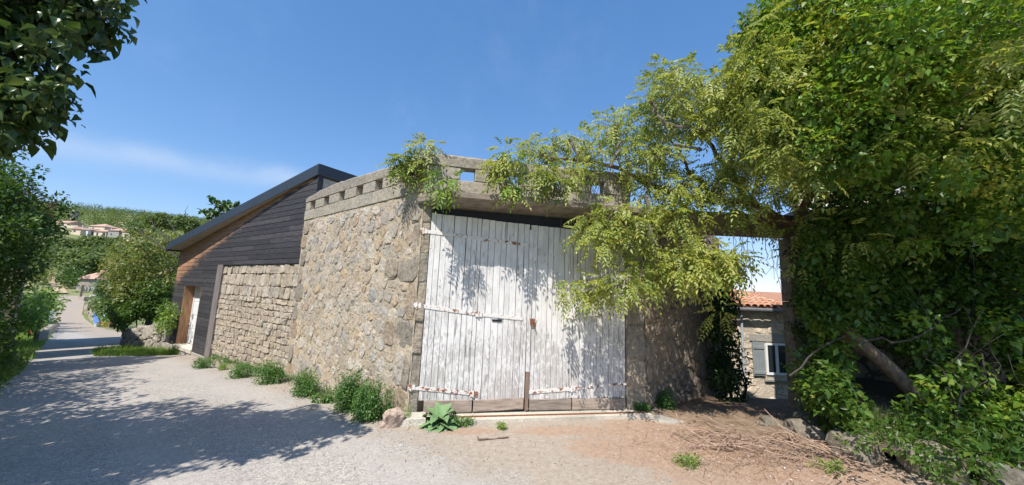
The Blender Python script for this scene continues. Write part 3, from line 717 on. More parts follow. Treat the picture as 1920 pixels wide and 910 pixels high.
row = .1455; z = -.49; ri = 0
while z < 4.72:
    z1 = z + row - .004
    amax = min(9.8, -.24 + (4.69 - z) / .163 - .02)
    if z1 < 1.73: segs = [(5.57, 6.79), (8.60, 9.8)]
    elif z < 2.42: segs = [(5.57, 9.8)]
    else: segs = [(-.22, amax)]
    for a0, a1 in segs:
        cuts = [a0] + sorted(random.uniform(a0 + .8, a1 - .5) for _ in range(int((a1 - a0) / 3.2))) + [a1]
        for x0, x1 in zip(cuts[:-1], cuts[1:]):
            if x1 - x0 > .12: clad_plank(x0 + .002, x1 - .002, z, z1, .025 + random.uniform(-.003, .004))
    z += row; ri += 1
sb = MB()
pts = [(-.2, 2.47), (9.76, 2.47), (9.76, zr(9.76) - .01), (-.2, zr(-.2) - .01)]
sb.add([HF.p(a, -.021, z) for a, z in pts], [(0, 1, 2, 3)]); sb.add([HF.p(a, -.021, z) for a, z in [(5.1, -.5), (6.79, -.5), (6.79, 1.73), (8.60, 1.73), (8.6, -.5), (9.76, -.5), (9.76, 2.469), (5.1, 2.469)]], [(0, 1, 2, 7), (2, 3, 6, 7), (3, 4, 5, 6)])
sb.build('backing', M_BLACK, shed)
b = MB(); b.cbox(HF, 5.12, 5.55, -.03, .045, -.52, 2.445, .008); b.build('corner_post', bare_wood('grey_post', (.17, .15, .145)), shed)
b = MB(); b.cbox(HF, -.252, -.222, -.1, .035, 3.9, zr(-.25) + .0, .006); b.build('corner_trim', M_BLACK, shed)
b = MB(); b.cbox(HF, 9.802, 9.85, -.1, .03, -.5, zr(9.82) - .01, .006); b.build('corner_trim', M_CLAD, shed)
b = MB(); b.cbox(HF, -.22, 5.1, -.02, .030, 2.425, 2.447, .004); b.build('drip_batten', M_BLACK, shed)
# recessed door
D0 = -.30
b = MB(); b.fbox(HF, 8.575, 8.60, D0 - .05, .022, -.44, 1.725); b.build('door_reveal', M_FRESH, shed)
b = MB(); b.fbox(HF, 6.79, 6.815, D0 - .05, .022, -.44, 1.725); b.build('door_reveal', M_FRESH, shed)
b = MB(); b.fbox(HF, 6.816, 8.574, D0 - .05, .020, 1.70, 1.725); b.build('door_reveal', M_FRESH, shed)
fr = MB(); fr.fbox(HF, 8.50, 8.573, D0 - .04, D0 + .02, -.44, 1.698); fr.fbox(HF, 6.817, 7.35, D0 - .04, D0 + .02, -.44, 1.698); fr.fbox(HF, 7.351, 8.499, D0 - .04, D0 + .018, 1.64, 1.698)
fr.build('door_frame', M_WHITE, shed)
door = MB(); door.fbox(HF, 7.36, 8.495, D0 - .05, D0 - .005, -.42, 1.635); door = door.build('door', M_WHITE, shed)
for k in range(4):
    b = MB(); z0 = -.38 + k * .5; b.cbox(HF, 7.44, 8.42, D0 - .006, D0 + .004, z0, z0 + .45, .01); b.build('panel', M_WHITE, door)
b = MB(); b.fbox(HF, 8.36, 8.40, D0 + .003, D0 + .012, .42, .66); b.tube([HF.p(8.38, D0 + .012, .58), HF.p(8.38, D0 + .05, .58)], .012); b.tube([HF.p(8.39, D0 + .05, .58), HF.p(8.26, D0 + .05, .575)], .011); b.build('handle', M_BLACK, door)
b = MB(); b.cbox(HF, 6.75, 8.66, -.35, .075, -.58, -.44, .012); b.build('doorstep', M_SILLC, shed)
b = MB(); b.cbox(HF, 5.3, 9.78, -.35, .035, -1.4, -.515, .02, .004); b.build('plinth', M_PLINTH, shed)
# roof
def roofslab():
    o0, o1 = .06, .46; ar, alft = -.262, 9.72; dep = 6.2
    zb = lambda a: 4.70 - .163 * (a + .24)
    P = []
    for (a, o) in ((ar, o0), (alft, o1)):
        for dz in (0, .225): P.append(HF.p(a, o, zb(a) + dz)); P.append(HF.p(a + (.25 if a == ar else 0), -dep, zb(a) + dz))
    mb = MB(); mb.add(P, [(0, 1, 5, 4), (2, 3, 7, 6), (0, 1, 3, 2), (4, 5, 7, 6), (0, 2, 6, 4), (1, 3, 7, 5)])
    roof = mb.build('roof', M_ROOF, shed)
    s = MB(); q = [HF.p(ar + .04, o0 - .035, zb(ar) - .010), HF.p(ar + .3, -dep + .1, zb(ar) - .010), HF.p(alft - .04, -dep + .1, zb(alft) - .010), HF.p(alft - .04, o1 - .04, zb(alft) - .010)]
    s.add(q + [(x, y, z + .008) for x, y, z in q], [(0, 1, 2, 3), (7, 6, 5, 4), (0, 3, 7, 4), (1, 0, 4, 5), (2, 1, 5, 6), (3, 2, 6, 7)]); s.build('soffit', M_SOFFIT, roof)
    f = MB()
    n = 40; lo, hi = [], []
    for (a, o) in ((ar - .012, o0 + .012), (alft + .012, o1 + .012)):
        P = [HF.p(a, o - .011, zb(a) - .05), HF.p(a, o, zb(a) - .05), HF.p(a, o, zb(a) + .235), HF.p(a, o - .011, zb(a) + .235)]; lo += P
    f.add(lo, [(0, 1, 2, 3), (7, 6, 5, 4), (0, 4, 5, 1), (1, 5, 6, 2), (2, 6, 7, 3), (3, 7, 4, 0)])
    f.build('fascia', M_ROOF, roof)
    f2 = MB(); lo = []
    for (a, o) in ((ar - .012, o0 - .002), (ar + .238, -dep)):
        P = [HF.p(a - .011, o, zb(ar) - .05), HF.p(a + .0, o, zb(ar) - .05), HF.p(a, o, zb(ar) + .235), HF.p(a - .011, o, zb(ar) + .235)]; lo += P
    f2.add(lo, [(0, 1, 2, 3), (7, 6, 5, 4), (0, 4, 5, 1), (1, 5, 6, 2), (2, 6, 7, 3), (3, 7, 4, 0)]); f2.build('fascia', M_ROOF, roof)
    g = MB(); g.tube([HF.p(alft + .05, o1 + .02, zb(alft) - .02), HF.p(alft + .05, -dep, zb(alft) - .02)], .055, n=8); g.build('gutter', M_BLACK, roof)
roofslab()
b = MB(); P = [HF.p(-.215, -.10, -.3), HF.p(.02, -6.0, -.3), HF.p(.02, -6.0, 4.62), HF.p(-.215, -.10, 4.62)]; Q = [(x + .1 * HF.d[0], y + .1 * HF.d[1], z) for x, y, z in P]; b.hexa([P[0], P[1], Q[1], Q[0], P[3], P[2], Q[2], Q[3]]); b.build('side_wall', M_RENDER, shed)
b = MB(); b.fbox(HF, 9.70, 9.80, -6, -.03, -1.4, 3.02); b.fbox(HF, -.4, 9.69, -6.0, -5.9, -1.4, 3.0); b.build('rear_wall', M_RENDER, shed)
# coursed stone base wall
gst = lambda a: float(np.interp(a, [0, 4.5], [-.25, -.72])) - .12
sheet(HF, -.25, 5.11, -.9, 2.43, -.045, 60, 44, .008).build('mortar_face', M_MORT2, shed, True)
polys = []; z = 2.42; ri = 0
hs = [.26, .34, .31] + [.15, .15, .17, .16, .15, .17, .15, .16, .15, .17, .15, .14, .15, .15, .15]
for h in hs:
    z0 = z - h; a = -.2; w = .2
    tops = lambda a, zz, k: zz + .030 * nz3(a * 2.6, k * 3.7) + random.uniform(-.008, .008)
    while a < 5.09:
        w = random.uniform(.55, 1.7) * (.23 if h > .24 else .19); a1 = min(5.10, a + w)
        if a1 > 5.0: a1 = 5.10
        if z0 > gst(a) - .15:
            l0, l1 = random.uniform(-.02, .02), random.uniform(-.02, .02)
            polys.append([(a + l0, tops(a, z0, ri + 1)), (a1 + l1, tops(a1, z0, ri + 1)), (a1 - l1, tops(a1, z, ri)), (a - l0, tops(a, z, ri))])
        a = a1
    z = z0; ri += 1
lay(HF, polys, shed, M_LOW, M_LOW_I, lambda p: random.uniform(-.014, .024), 290, .006, back=-.07, rough=.009, soft=.13, rnd=.15)

# ------------------------------------------------------------------ dry-stone terrace wall left of the shed
TA, TB = np.array(HF.p(9.7, -.1, 0)[:2]), xy(18.6, .85)
TW = Frame(TA, TB - TA)
if TW.n @ np.array([-.6, -.8, 0]) < 0: TW = Frame(TA, TB - TA, True)
LT = float(np.linalg.norm(TB - TA))
terr = thing('terrace_wall', 'low dry-stone terrace wall of rough blocks left of the timber shed', 'stone wall', TW.p(LT / 2, 0, -1))
zg = lambda a: G(*TW.p(a, 0, 0)[:2])
ztop = lambda a: np.interp(a, [0, LT * .5, LT], [.12, -.02, -.42]) + .05 * nz3(a * 1.5, 4.4)
seeds = throw(-.05, LT + .05, -1.5, .25, [.2, .16, .13, .1, .075], 160)
seeds = [s for s in seeds if zg(s[0]) - .15 < s[1] < ztop(s[0]) - .04]
polys = []
for q in cells([(0, -1.7), (LT, -1.7), (LT, .3), (0, .3)], seeds):
    cxx = sum(a for a, _ in q) / len(q); q = clip(q, 0, 1, ztop(cxx) + .03)
    if len(q) > 2 and area(q) < .3: polys.append(q)
lay(TW, polys, terr, M_TERR, M_TERR, lambda p: random.uniform(.0, .07), 200, .008, back=-.14, rough=.014, soft=.3)
mb = sheet(TW, 0, LT, -1.8, 0, -.06, 20, 8, .01); 
mb = MB(); P = []
for i in range(21):
    a = LT * i / 20; P += [TW.p(a, -.07, -1.9), TW.p(a, -.07, ztop(a) - .06), TW.p(a, -.5, ztop(a) - .04), TW.p(a, -.5, -1.9)]
mb.add(P, [(i * 4 + k, i * 4 + k + 1, (i + 1) * 4 + k + 1, (i + 1) * 4 + k) for i in range(20) for k in range(3)] + [(0, 1, 2, 3), (80, 81, 82, 83)]); mb.build('wall_core', M_DARKJ, terr)
# earth bank behind it
P = []
nA, nB = 16, 14
for i in range(nA):
    for j in range(nB):
        a = LT * i / (nA - 1); d = -.3 - 9 * j / (nB - 1); q = TW.p(a + (9.9 - a) * 0, d, 0); P.append((q[0], q[1], ztop(a) - .1 + .15 * j / nB + .12 * nz3(q[0], q[1])))
grid_mesh('terrace_earth', P, nA, nB, M_GROUND, 'structure', label='planted earth terrace behind the dry-stone wall')

# ------------------------------------------------------------------ passage: wall, gateway, rear house
PW = Frame((2.395, 6.44), (.743, .669))
if PW.n[1] > 0: PW = Frame((2.395, 6.44), (.743, .669), True)
pw = thing('passage_wall', 'rubble stone wall in raking light beside the open passage', 'stone wall', PW.p(1.8, 0, -.3))
sheet(PW, .0, 3.9, -1.2, 3.5, 0, 44, 44, .022).build('mortar_face', M_MORT2, pw, True)
b = MB(); b.fbox(PW, .0, 3.9, -.40, -.04, -1.2, 3.49); b.build('wall_core', M_MORT2, pw)
seeds = throw(.08, 3.85, -.8, 3.45, [.15, .12, .095, .07, .05], 190)
polys = []
for (x, y, r), q in zip(seeds, [None] * len(seeds)): pass
polys = [inset(q, .006) for q in cells([(.02, -.9), (3.88, -.9), (3.88, 3.46), (.02, 3.46)], seeds)]
lay(PW, [q for q in polys if q], pw, M_PASS, M_PASS_I, lambda p: random.uniform(.012, .045), 260, .006, rough=.012, soft=.24, rnd=.18)

gw = thing('gateway_pier', 'square stone pier carrying the concrete beam over the open passage', 'gate pier', (5.2, 6.85, 0))
PF = Frame((5.25, 6.74), (1, .05), True)
for i, (z0, z1) in enumerate([(-.4, .3), (.3, .85), (.85, 1.4), (1.4, 1.95), (1.95, 2.55), (2.55, 3.15)]):
    b = MB(); b.cbox(PF, 0, .36, -.22, random.uniform(-.01, .01), z0 + .004, z1 - .004, .02, .012); b.build('pier_block', M_QUOIN, gw)
A, B = np.array([2.35, 6.52]), np.array([5.6, 6.78]); BFm = Frame(A, B - A, True)
if BFm.n[1] > 0: BFm = Frame(A, B - A)
b = MB(); P = []
for i in range(13):
    a = 3.27 * i / 12; w = lambda k: .012 * nz3(a * 3, k); zb = 3.155 + .04 * a / 3.2; P += [BFm.p(a, -.30, zb + w(1)), BFm.p(a, .02 + w(2), zb + w(3)), BFm.p(a, .03 + w(4), zb + .40 + w(5)), BFm.p(a, -.30, zb + .42 + w(6))]
b.add(P, [(i * 4 + q, i * 4 + (q + 1) % 4, (i + 1) * 4 + (q + 1) % 4, (i + 1) * 4 + q) for i in range(12) for q in range(4)] + [(0, 1, 2, 3), (48, 49, 50, 51)])
b.build('beam', M_SLABU, gw)

rear = thing('stone_house', 'pale rubble stone house with canal tile roof seen through the passage', 'house', (9, 12, -1.6))
RF = Frame((6.3, 11.55), (1, .03), True)
sheet(RF, 0, 6.2, -2.2, 1.66, 0, 50, 40, .015).build('mortar_face', M_REARM, rear, True)
b = MB(); b.fbox(RF, 0, 6.2, -5, -.05, -2.2, 1.64); b.build('house_body', M_REARM, rear)
WA0, WA1, WZ0, WZ1 = 1.80, 2.50, -.30, .66
holes = [(1.32, 2.62, -.60, .95)]
seeds = throw(.05, 3.2, -1.9, 1.6, [.13, .1, .075, .05], 130, holes)
S = [(x * 1.0, y * 1.9, r * 1.4) for x, y, r in seeds]; blk = [(1.32 + .13 * (i + .5), (-.6 + .155 * (j + .5)) * 1.9, .1) for i in range(10) for j in range(10)]
cs = cells([(.02, -1.95 * 1.9), (3.3, -1.95 * 1.9), (3.3, 1.62 * 1.9), (.02, 1.62 * 1.9)], S + blk)
polys = []
for q in cs:
    q = [(x, y / 1.9) for x, y in q]; mx_, mz_ = sum(a for a, _ in q) / len(q), sum(z for _, z in q) / len(q)
    if not (1.36 < mx_ < 2.60 and -.58 < mz_ < .93) and area(q) < .12: polys.append(q)
lay(RF, polys, rear, M_REARST, M_REARST, lambda p: random.uniform(.01, .03), 290, .006, rough=.006, soft=.28)
b = MB(); b.cbox(RF, 1.3, 2.66, -.05, .035, .70, .93, .012, .006); b.build('stone_lintel', M_PLINTH, rear)
b = MB(); b.cbox(RF, 1.72, 2.56, -.02, .07, -.50, -.43, .01); b.build('window_sill', M_PLINTH, rear)
win = MB()
for a0, a1, z0, z1 in ((WA0, WA0 + .06, WZ0, WZ1), (WA1 - .06, WA1, WZ0, WZ1), (WA0 + .061, WA1 - .061, WZ1 - .06, WZ1), (WA0 + .061, WA1 - .061, WZ0, WZ0 + .07), ((WA0 + WA1) / 2 - .045, (WA0 + WA1) / 2 + .045, WZ0 + .071, WZ1 - .061)): win.fbox(RF, a0, a1, -.02, .035, z0, z1)
win = win.build('window', M_WHITE, rear)
mG, ntg, bsg = newmat('dark_window_glass'); bsg.inputs['Base Color'].default_value = (.02, .025, .03, 1); bsg.inputs['Roughness'].default_value = .06; bsg.inputs['Specular IOR Level'].default_value = .8
for a0, a1 in ((WA0 + .061, (WA0 + WA1) / 2 - .046), ((WA0 + WA1) / 2 + .046, WA1 - .061)):
    b = MB(); b.fbox(RF, a0, a1, .002, .012, WZ0 + .071, WZ1 - .061); b.build('pane', mG, win)
M_SHUT = simple('blue_grey_shutter', (.235, .265, .27), .6, 0, .06, 6, .1)
sh = MB(); sh.fbox(RF, 1.36, 1.74, .035, .042, WZ0 - .02, WZ1 + .02); sh = sh.build('shutter', M_SHUT, rear)
for k in range(4): b = MB(); b.cbox(RF, 1.362 + k * .095, 1.362 + k * .095 + .091, .042, .062, WZ0 - .03, WZ1 + .03, .004); b.build('board', M_SHUT, sh)
for z in (-.28, .48): b = MB(); b.cbox(RF, 1.37, 1.73, .063, .082, z, z + .09, .004); b.build('batten', M_SHUT, sh)
M_TILE = stone_mat('terracotta_tile', [(.46, .20, .12), (.52, .27, .17), (.40, .18, .11), (.50, .31, .21), (.44, .24, .16), (.56, .35, .25)], spots=False, bstr=.25)
def tile_mesh(L, r0, r1, n=8):
    mb = MB(); P = []
    for i, (y, r, zz) in enumerate(((0, r0, .012), (L, r1, 0))):
        for k in range(n + 1):
            t = math.pi * k / n; P.append((-math.cos(t) * r, y, math.sin(t) * r * .8 + zz))
        for k in range(n + 1):
            t = math.pi * k / n; P.append((-math.cos(t) * (r - .014), y, math.sin(t) * (r - .014) * .8 + zz))
    m = n + 1; f = []
    for k in range(n): f += [(k, k + 1, 2 * m + k + 1, 2 * m + k), (m + k + 1, m + k, 3 * m + k, 3 * m + k + 1), (k + 1, k, m + k, m + k + 1)]
    mb.add(P, f); me = bpy.data.meshes.new('roof_tile'); me.from_pydata(mb.v, [], mb.f); me.materials.append(M_TILE); me.shade_smooth(); return me
tm = tile_mesh(.48, .105, .085)
SLP = math.atan2(.62, 3.3); rx = Vector(tuple(RF.d)); ry = Vector((-RF.n[0] * math.cos(SLP), -RF.n[1] * math.cos(SLP), math.sin(SLP))); rzz = rx.cross(ry)
rf = MB(); q = [RF.p(-.1, .22, 1.70), RF.p(6.3, .22, 1.70), RF.p(6.3, -3.3, 1.70 + .62), RF.p(-.1, -3.3, 1.70 + .62)]
rf.hexa([q[0], q[1], q[2], q[3]] + [(x, y, z + .05) for x, y, z in q]); roof = rf.build('roof', stone_mat('under_tile', [(.36, .17, .10), (.42, .22, .14)], spots=False), rear)
for i in range(13):
    for j in range(9):
        o = bpy.data.objects.new('roof_tile', tm); COL.objects.link(o); o.parent = roof
        base = Vector(RF.p(.05 + i * .215, .27 - j * .385, 1.775 + j * .385 * .62 / 3.3 * 1.0))
        base += rx * random.uniform(-.008, .008)
        o.matrix_world = Matrix.Translation(base) @ Matrix((rx, ry, rzz)).transposed().to_4x4() @ Matrix.Rotation(random.uniform(-.02, .02), 4, 'Z')
b = MB(); b.tube([RF.p(-.1, .30, 1.70), RF.p(6.3, .30, 1.68)], .055, n=8); b.build('gutter', simple('zinc_gutter', (.16, .165, .17), .5), rear)
b = MB(); b.tube([RF.p(1.05, .06, 1.65), RF.p(1.05, .05, -1.8)], .035, n=8); b.build('downpipe', simple('pale_blue_pipe', (.36, .42, .47), .5), rear)

# ------------------------------------------------------------------ house terrace on the right, mostly behind leaves
rt = thing('house_terrace', 'raised house terrace with iron railing hidden behind the leafy mass', 'terrace', (7.5, 6.6, 0))
QF = Frame((5.58, 6.95), (1, -.22), True)
if QF.n[1] > 0: QF = Frame((5.58, 6.95), (1, -.22))
sheet(QF, 0, 6.5, -.4, 3.52, 0, 40, 24, .03).build('terrace_wall', M_DARKJ, rt, True)
seeds = throw(.05, 6.4, .2, 3.45, [.22, .17, .13, .1], 120)
lay(QF, [inset(q, .01) for q in cells([(0, .1), (6.4, .1), (6.4, 3.5), (0, 3.5)], seeds) if inset(q, .01)], rt, M_PASS, M_PASS_I, lambda p: random.uniform(.02, .05), 150, .012, rough=.012)
b = MB(); b.cbox(QF, -.05, 6.5, -1.8, .10, 3.53, 3.72, .015, .004); b.build('terrace_slab', simple('pinkish_slab', (.36, .27, .21), .9, 0, .12, 5, .3, .01), rt)
for k in range(40):
    b = MB(); b.tube([QF.p(.05 + k * .16, .02, 3.73), QF.p(.05 + k * .16, .02, 4.60)], .009, n=5); b.build('baluster', M_BLACK, rt)
b = MB(); b.tube([QF.p(0, .02, 4.61), QF.p(6.4, .02, 4.61)], .02, n=6); b.tube([QF.p(0, .02, 3.80), QF.p(6.4, .02, 3.80)], .012, n=6); b.build('handrail', M_BLACK, rt)
b = MB(); b.fbox(QF, 1.0, 6.5, -2.1, -1.75, -.4, 6.2); b.build('house_wall', simple('ochre_render', (.46, .37, .27), .9, 0, .1, 2, .3, .01), rt)
for a in (1.15, 2.9):
    b = MB(); b.cbox(QF, a, a + .42, -1.75, -1.70, 3.75, 5.5, .01); b.build('shutter', simple('pale_shutter', (.66, .68, .68), .6), rt)
# ------------------------------------------------------------------ boulders edging the bank on the right
def boulder(name, loc, size, rot, mat, seed, label, cat, group=None, sub=3):
    import bmesh
    bm = bmesh.new(); bmesh.ops.create_icosphere(bm, subdivisions=sub, radius=1)
    for v in bm.verts:
        p = v.co.copy(); m = max(abs(p.x), abs(p.y), abs(p.z)); p = p.lerp(p / m * .80, .72)
        nz_ = mnoise.noise(p * 1.1 + Vector((seed, 0, 0))) * .34 + round(mnoise.noise(p * 2.1 + Vector((seed, 5, 0))) * 4) / 4 * .20 + mnoise.noise(p * 6 + Vector((seed, 5, 3))) * .05
        v.co = p * (1 + nz_)
    for v in bm.verts: v.co = Vector((v.co.x * size[0], v.co.y * size[1], v.co.z * size[2]))
    me = bpy.data.meshes.new(name); bm.to_mesh(me); bm.free(); me.materials.append(mat); me.shade_flat()
    o = link(name, me); o.location = loc; o.rotation_euler = rot
    return tag(o, label, cat, group)
BL = [((4.25, 6.05, -.04), (.22, .16, .17), 'square mossy stone block at the back of the passage mouth'),
      ((4.72, 5.98, .04), (.16, .14, .20), 'upright dark stone beside the pier foot'),
      ((4.30, 5.50, .04), (.22, .24, .22), 'rough boulder behind the heap of dry branches'),
      ((4.52, 4.90, .06), (.26, .28, .28), 'large split boulder at the edge of the leafy bank'),
      ((4.98, 4.48, .08), (.32, .24, .27), 'broad pale-topped boulder below the trailing weeds'),
      ((5.42, 4.08, .06), (.28, .25, .25), 'weathered boulder half buried under grass by the bank'),
      ((5.9, 3.82, .06), (.30, .25, .24), 'rightmost low stone at the corner of the bank'),
      ((4.0, 5.9, -.01), (.12, .10, .08), 'small dark rock lying before the mossy block')]
for i, (l, s, lab) in enumerate(BL): boulder('boulder', l, s, (random.uniform(-.2, .2), random.uniform(-.2, .2), random.uniform(0, 3)), M_BOULD, i * 3.7, lab, 'boulder', 'boulders edging the bank')
rp = at_g(730, 803); boulder('boulder', (rp[0], rp[1] + .05, rp[2] + .09), (.135, .11, .17), (.2, .35, .5), stone_mat('pink_rock', [(.40, .31, .25), (.43, .33, .27)], bstr=.8), 31.0, 'pinkish angular rock leaning against the weeds by the gate corner', 'rock')
# raised bank behind the boulders
P = []
for i in range(30):
    for j in range(20):
        x = 4.45 + 5.5 * i / 29; y0 = np.interp(x, [4.4, 4.6, 5.0, 5.5, 6, 10], [6.3, 5.2, 4.6, 4.15, 3.9, 3.6]); y = y0 + (6.9 - y0) * j / 19
        z = .30 * min(1, .4 + (i + .5) * .18) * min(1, .35 + j * .3) + .35 * (j / 19) + .06 * nz3(x * 2, y * 2); k_ = min(1, max(0, (x - np.interp(y, [4.5, 5.2, 5.9, 7], [4.35, 4.5, 5.2, 5.35])) / .3)); P.append((x, y, G(x, y) - .08 + (z + .08 - G(x, y)) * k_ * k_ * (3 - 2 * k_)))
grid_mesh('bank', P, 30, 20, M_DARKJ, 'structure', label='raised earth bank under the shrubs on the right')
# passage floor: earth and a strip of old concrete
P = []
for i in range(24):
    for j in range(20):
        a = 4.2 * i / 23; w = 2.5 * j / 19; q = PW.p(a - .25, w, 0); P.append((q[0], q[1], G(q[0], q[1]) + .035 + .02 * nz3(q[0] * 2, q[1] * 2) - (.10 if i in (0, 23) or j in (0, 19) else 0)))
mp_, ntp, bsp = newmat('passage_earth'); Pq = pos(ntp); cc = ramp(ntp, noise_n(ntp, Pq, 4, 8, .7), [(.13, .085, .055), (.24, .165, .11), (.33, .25, .18)], [.3, .5, .7]); ntp.links.new(cc, bsp.inputs['Base Color']); bsp.inputs['Roughness'].default_value = .95; bump(ntp, bsp, noise_n(ntp, Pq, 25, 8, .75), .8, .03)
grid_mesh('passage_floor', P, 24, 20, mp_, 'structure', label='bare reddish earth in the passage')
P = []
for i in range(12):
    for j in (0, 0, 1, 2, 3, 4, 4):
        x = 2.3 + 1.35 * i / 11; y = 6.06 - .10 * i / 11 + (.30 + .05 * nz3(i * .8, 2)) * (j / 4 - .5) + .03 * nz3(i * .9, j * 3); P.append((x, y, G(x, y) + .030 + .006 * nz3(x * 5, y * 5)))
    P[-7] = (P[-7][0], P[-7][1] - .02, P[-7][2] - .1); P[-1] = (P[-1][0], P[-1][1] + .02, P[-1][2] - .1)
for k in (*range(7), *range(77, 84)): P[k] = (P[k][0], P[k][1], P[k][2] - .06)
grid_mesh('concrete_strip', P, 12, 7, M_PLINTH, 'structure', label='worn concrete strip across the passage mouth')

# ------------------------------------------------------------------ foliage tools
def unit(a): return a / (np.linalg.norm(a, axis=-1, keepdims=True) + 1e-9)
T_LAN = (np.array([(0, 0, 0), (.42, .5, .12), (.42, -.5, .12), (1, 0, -.10), (.45, 0, -.02)]), [(0, 4, 1), (0, 2, 4), (1, 4, 3), (4, 2, 3)])
T_DIA = (np.array([(0, 0, 0), (.45, .5, .10), (.45, -.5, .10), (1, 0, -.05)]), [(0, 2, 1), (1, 2, 3)])
T_HEART = (np.array([(0, 0, 0), (.06, .34, .10), (.38, .5, .17), (.72, .27, -.02), (1.05, 0, -.32), (.72, -.27, -.02), (.38, -.5, .17), (.06, -.34, .10), (.45, 0, -.02)]),
           [(0, 8, 1), (1, 8, 2), (2, 8, 3), (3, 8, 4), (4, 8, 5), (5, 8, 6), (6, 8, 7), (7, 8, 0)])
T_BLADE = (np.array([(0, .5, 0), (0, -.5, 0), (.5, .4, -.06), (.5, -.4, -.06), (1, 0, -.3)]), [(0, 1, 3), (0, 3, 2), (2, 3, 4)])
def leaves(P, D, N, L, W, tm):
    P, D, N = map(np.asarray, (P, D, N)); D = unit(D); S = unit(np.cross(N, D)); N = np.cross(D, S); t, f = tm
    L = np.broadcast_to(L, (len(P),))[:, None]; W = np.broadcast_to(W, (len(P),))[:, None]
    V = np.stack([P + D * L * a + S * W * b + N * L * c for a, b, c in t], 1).reshape(-1, 3)
    F = (np.array(f)[None] + (np.arange(len(P)) * len(t))[:, None, None]).reshape(-1, 3)
    return V, F
class Fol:
    def __init__(s): s.V = []; s.F = []; s.n = 0
    def add(s, V, F): s.V.append(V); s.F.append(F + s.n); s.n += len(V)
    def build(s, name, mat, parent=None, kind='stuff'):
        return np_mesh(name, np.concatenate(s.V), np.concatenate(s.F), mat, parent, False, kind)
def rdir(n): return unit(rng.normal(size=(n, 3)))
def ball(c, r, n, lo=.45):
    "points through a lumpy ball, denser towards the outside"
    d = rdir(n); rr = (lo ** 3 + (1 - lo ** 3) * rng.random(n)) ** (1 / 3); return np.asarray(c) + d * rr[:, None] * r, d
def simple_clump(fol, c, r, n, L, W, tm=T_DIA, droop=.35, out=.7, lo=.35, var=.3):
    P, d = ball(c, np.asarray(r) if np.ndim(r) else r, n, lo)
    D = d * out + rng.normal(size=(n, 3)) * .6 + np.array([0, 0, -droop]); N = np.array([0, 0, 1.0]) + rng.normal(size=(n, 3)) * .45 + d * .35
    LL = L * (1 + var * rng.normal(size=n)).clip(.5, 1.6); V, F = leaves(P, D, N, LL, LL * W, tm); fol.add(V, F)
def compound(fol, P, D, N, RL, ll, lw, pairs=5, sag=.35):
    "pinnate leaves: leaflets in pairs along a drooping midrib"
    P, D, N = np.asarray(P), unit(np.asarray(D)), np.asarray(N); S = unit(np.cross(N, D)); N = np.cross(D, S); n = len(P)
    RL = np.broadcast_to(RL, (n,))[:, None]; dn = np.array([0, 0, -1.0])
    for k in range(pairs + 1):
        f = .22 + .78 * k / pairs; q = P + D * RL * f + dn * RL * sag * f * f; dd = unit(D + dn * 2 * sag * f)
        ls = ll * (1 - .25 * abs(f - .55)) * (1 + .12 * rng.normal(size=n)).clip(.6, 1.4)
        if k == pairs:
            V, F = leaves(q, dd, N, ls * 1.1, lw, T_LAN); fol.add(V, F)
        else:
            for sg in (1, -1):
                V, F = leaves(q, dd * .55 + S * sg * .85 + dn * .18 + rng.normal(size=(n, 3)) * .08, N + rng.normal(size=(n, 3)) * .15, ls, lw, T_LAN); fol.add(V, F)
def comp_clump(fol, c, r, n, RL=.22, ll=.062, lw=.021, droop=.3, lo=.2, pairs=5, bias=(0, 0, 0)):
    P, d = ball(c, r, n, lo); D = d * .9 + rng.normal(size=(n, 3)) * .45 + np.array([0, 0, -droop]) + np.array(bias)
    N = np.array([0, 0, 1.0]) + rng.normal(size=(n, 3)) * .3
    compound(fol, P, D, N, RL * (1 + .2 * rng.normal(size=n)).clip(.5, 1.4), ll, lw, pairs)
def inpoly(x, y, pg):
    c = False; n = len(pg)
    for i in range(n):
        (x0, y0), (x1, y1) = pg[i], pg[i - 1]
        if (y0 > y) != (y1 > y) and x < (x1 - x0) * (y - y0) / (y1 - y0) + x0: c = not c
    return c
def spots(pg, n, Y0, Y1, holes=(), mind=0):
    xs = [p[0] for p in pg]; ys = [p[1] for p in pg]; out = []; tries = 0; px_ = []
    while len(out) < n and tries < n * 60:
        tries += 1; x, y = random.uniform(min(xs), max(xs)), random.uniform(min(ys), max(ys))
        if not inpoly(x, y, pg) or any((x - a) ** 2 + (y - b) ** 2 < r * r for a, b, r in holes): continue
        if mind and any((x - a) ** 2 + (y - b) ** 2 < mind * mind for a, b in px_): continue
        px_.append((x, y)); f = lambda v: v(x, y) if callable(v) else v
        out.append(at(x, y, random.uniform(f(Y0), f(Y1))))
    return out
def limb(mb, a, b, r0, r1, k=6, wob=.12, n=6, sag=0):
    a, b = np.array(a, float), np.array(b, float); L = np.linalg.norm(b - a); ph = random.uniform(0, 50)
    pts = []
    for i in range(k + 1):
        f = i / k; w = math.sin(math.pi * f) * wob * L
        pts.append(a + (b - a) * f + np.array([nz3(f * 3, ph), nz3(f * 3, ph + 9), nz3(f * 3, ph + 17) - sag * f * (1 - f)]) * w * 1.6)
    mb.tube(pts, r0, r1, n); return pts
LM_WIST = leaf_mat('wisteria_leaf', [(.22, .29, .06), (.33, .38, .10), (.18, .26, .05), (.42, .41, .10), (.30, .34, .14), (.28, .34, .08), (.40, .42, .20)], .42, .38)
LM_OLIVE = leaf_mat('pale_seed_tuft', [(.42, .43, .22), (.34, .38, .16), (.48, .47, .27), (.30, .35, .14)], .6, .35)
LM_BRIGHT = leaf_mat('bright_green_leaf', [(.11, .22, .033), (.165, .30, .04), (.085, .175, .027), (.22, .33, .05), (.25, .29, .05)], .42, .38)
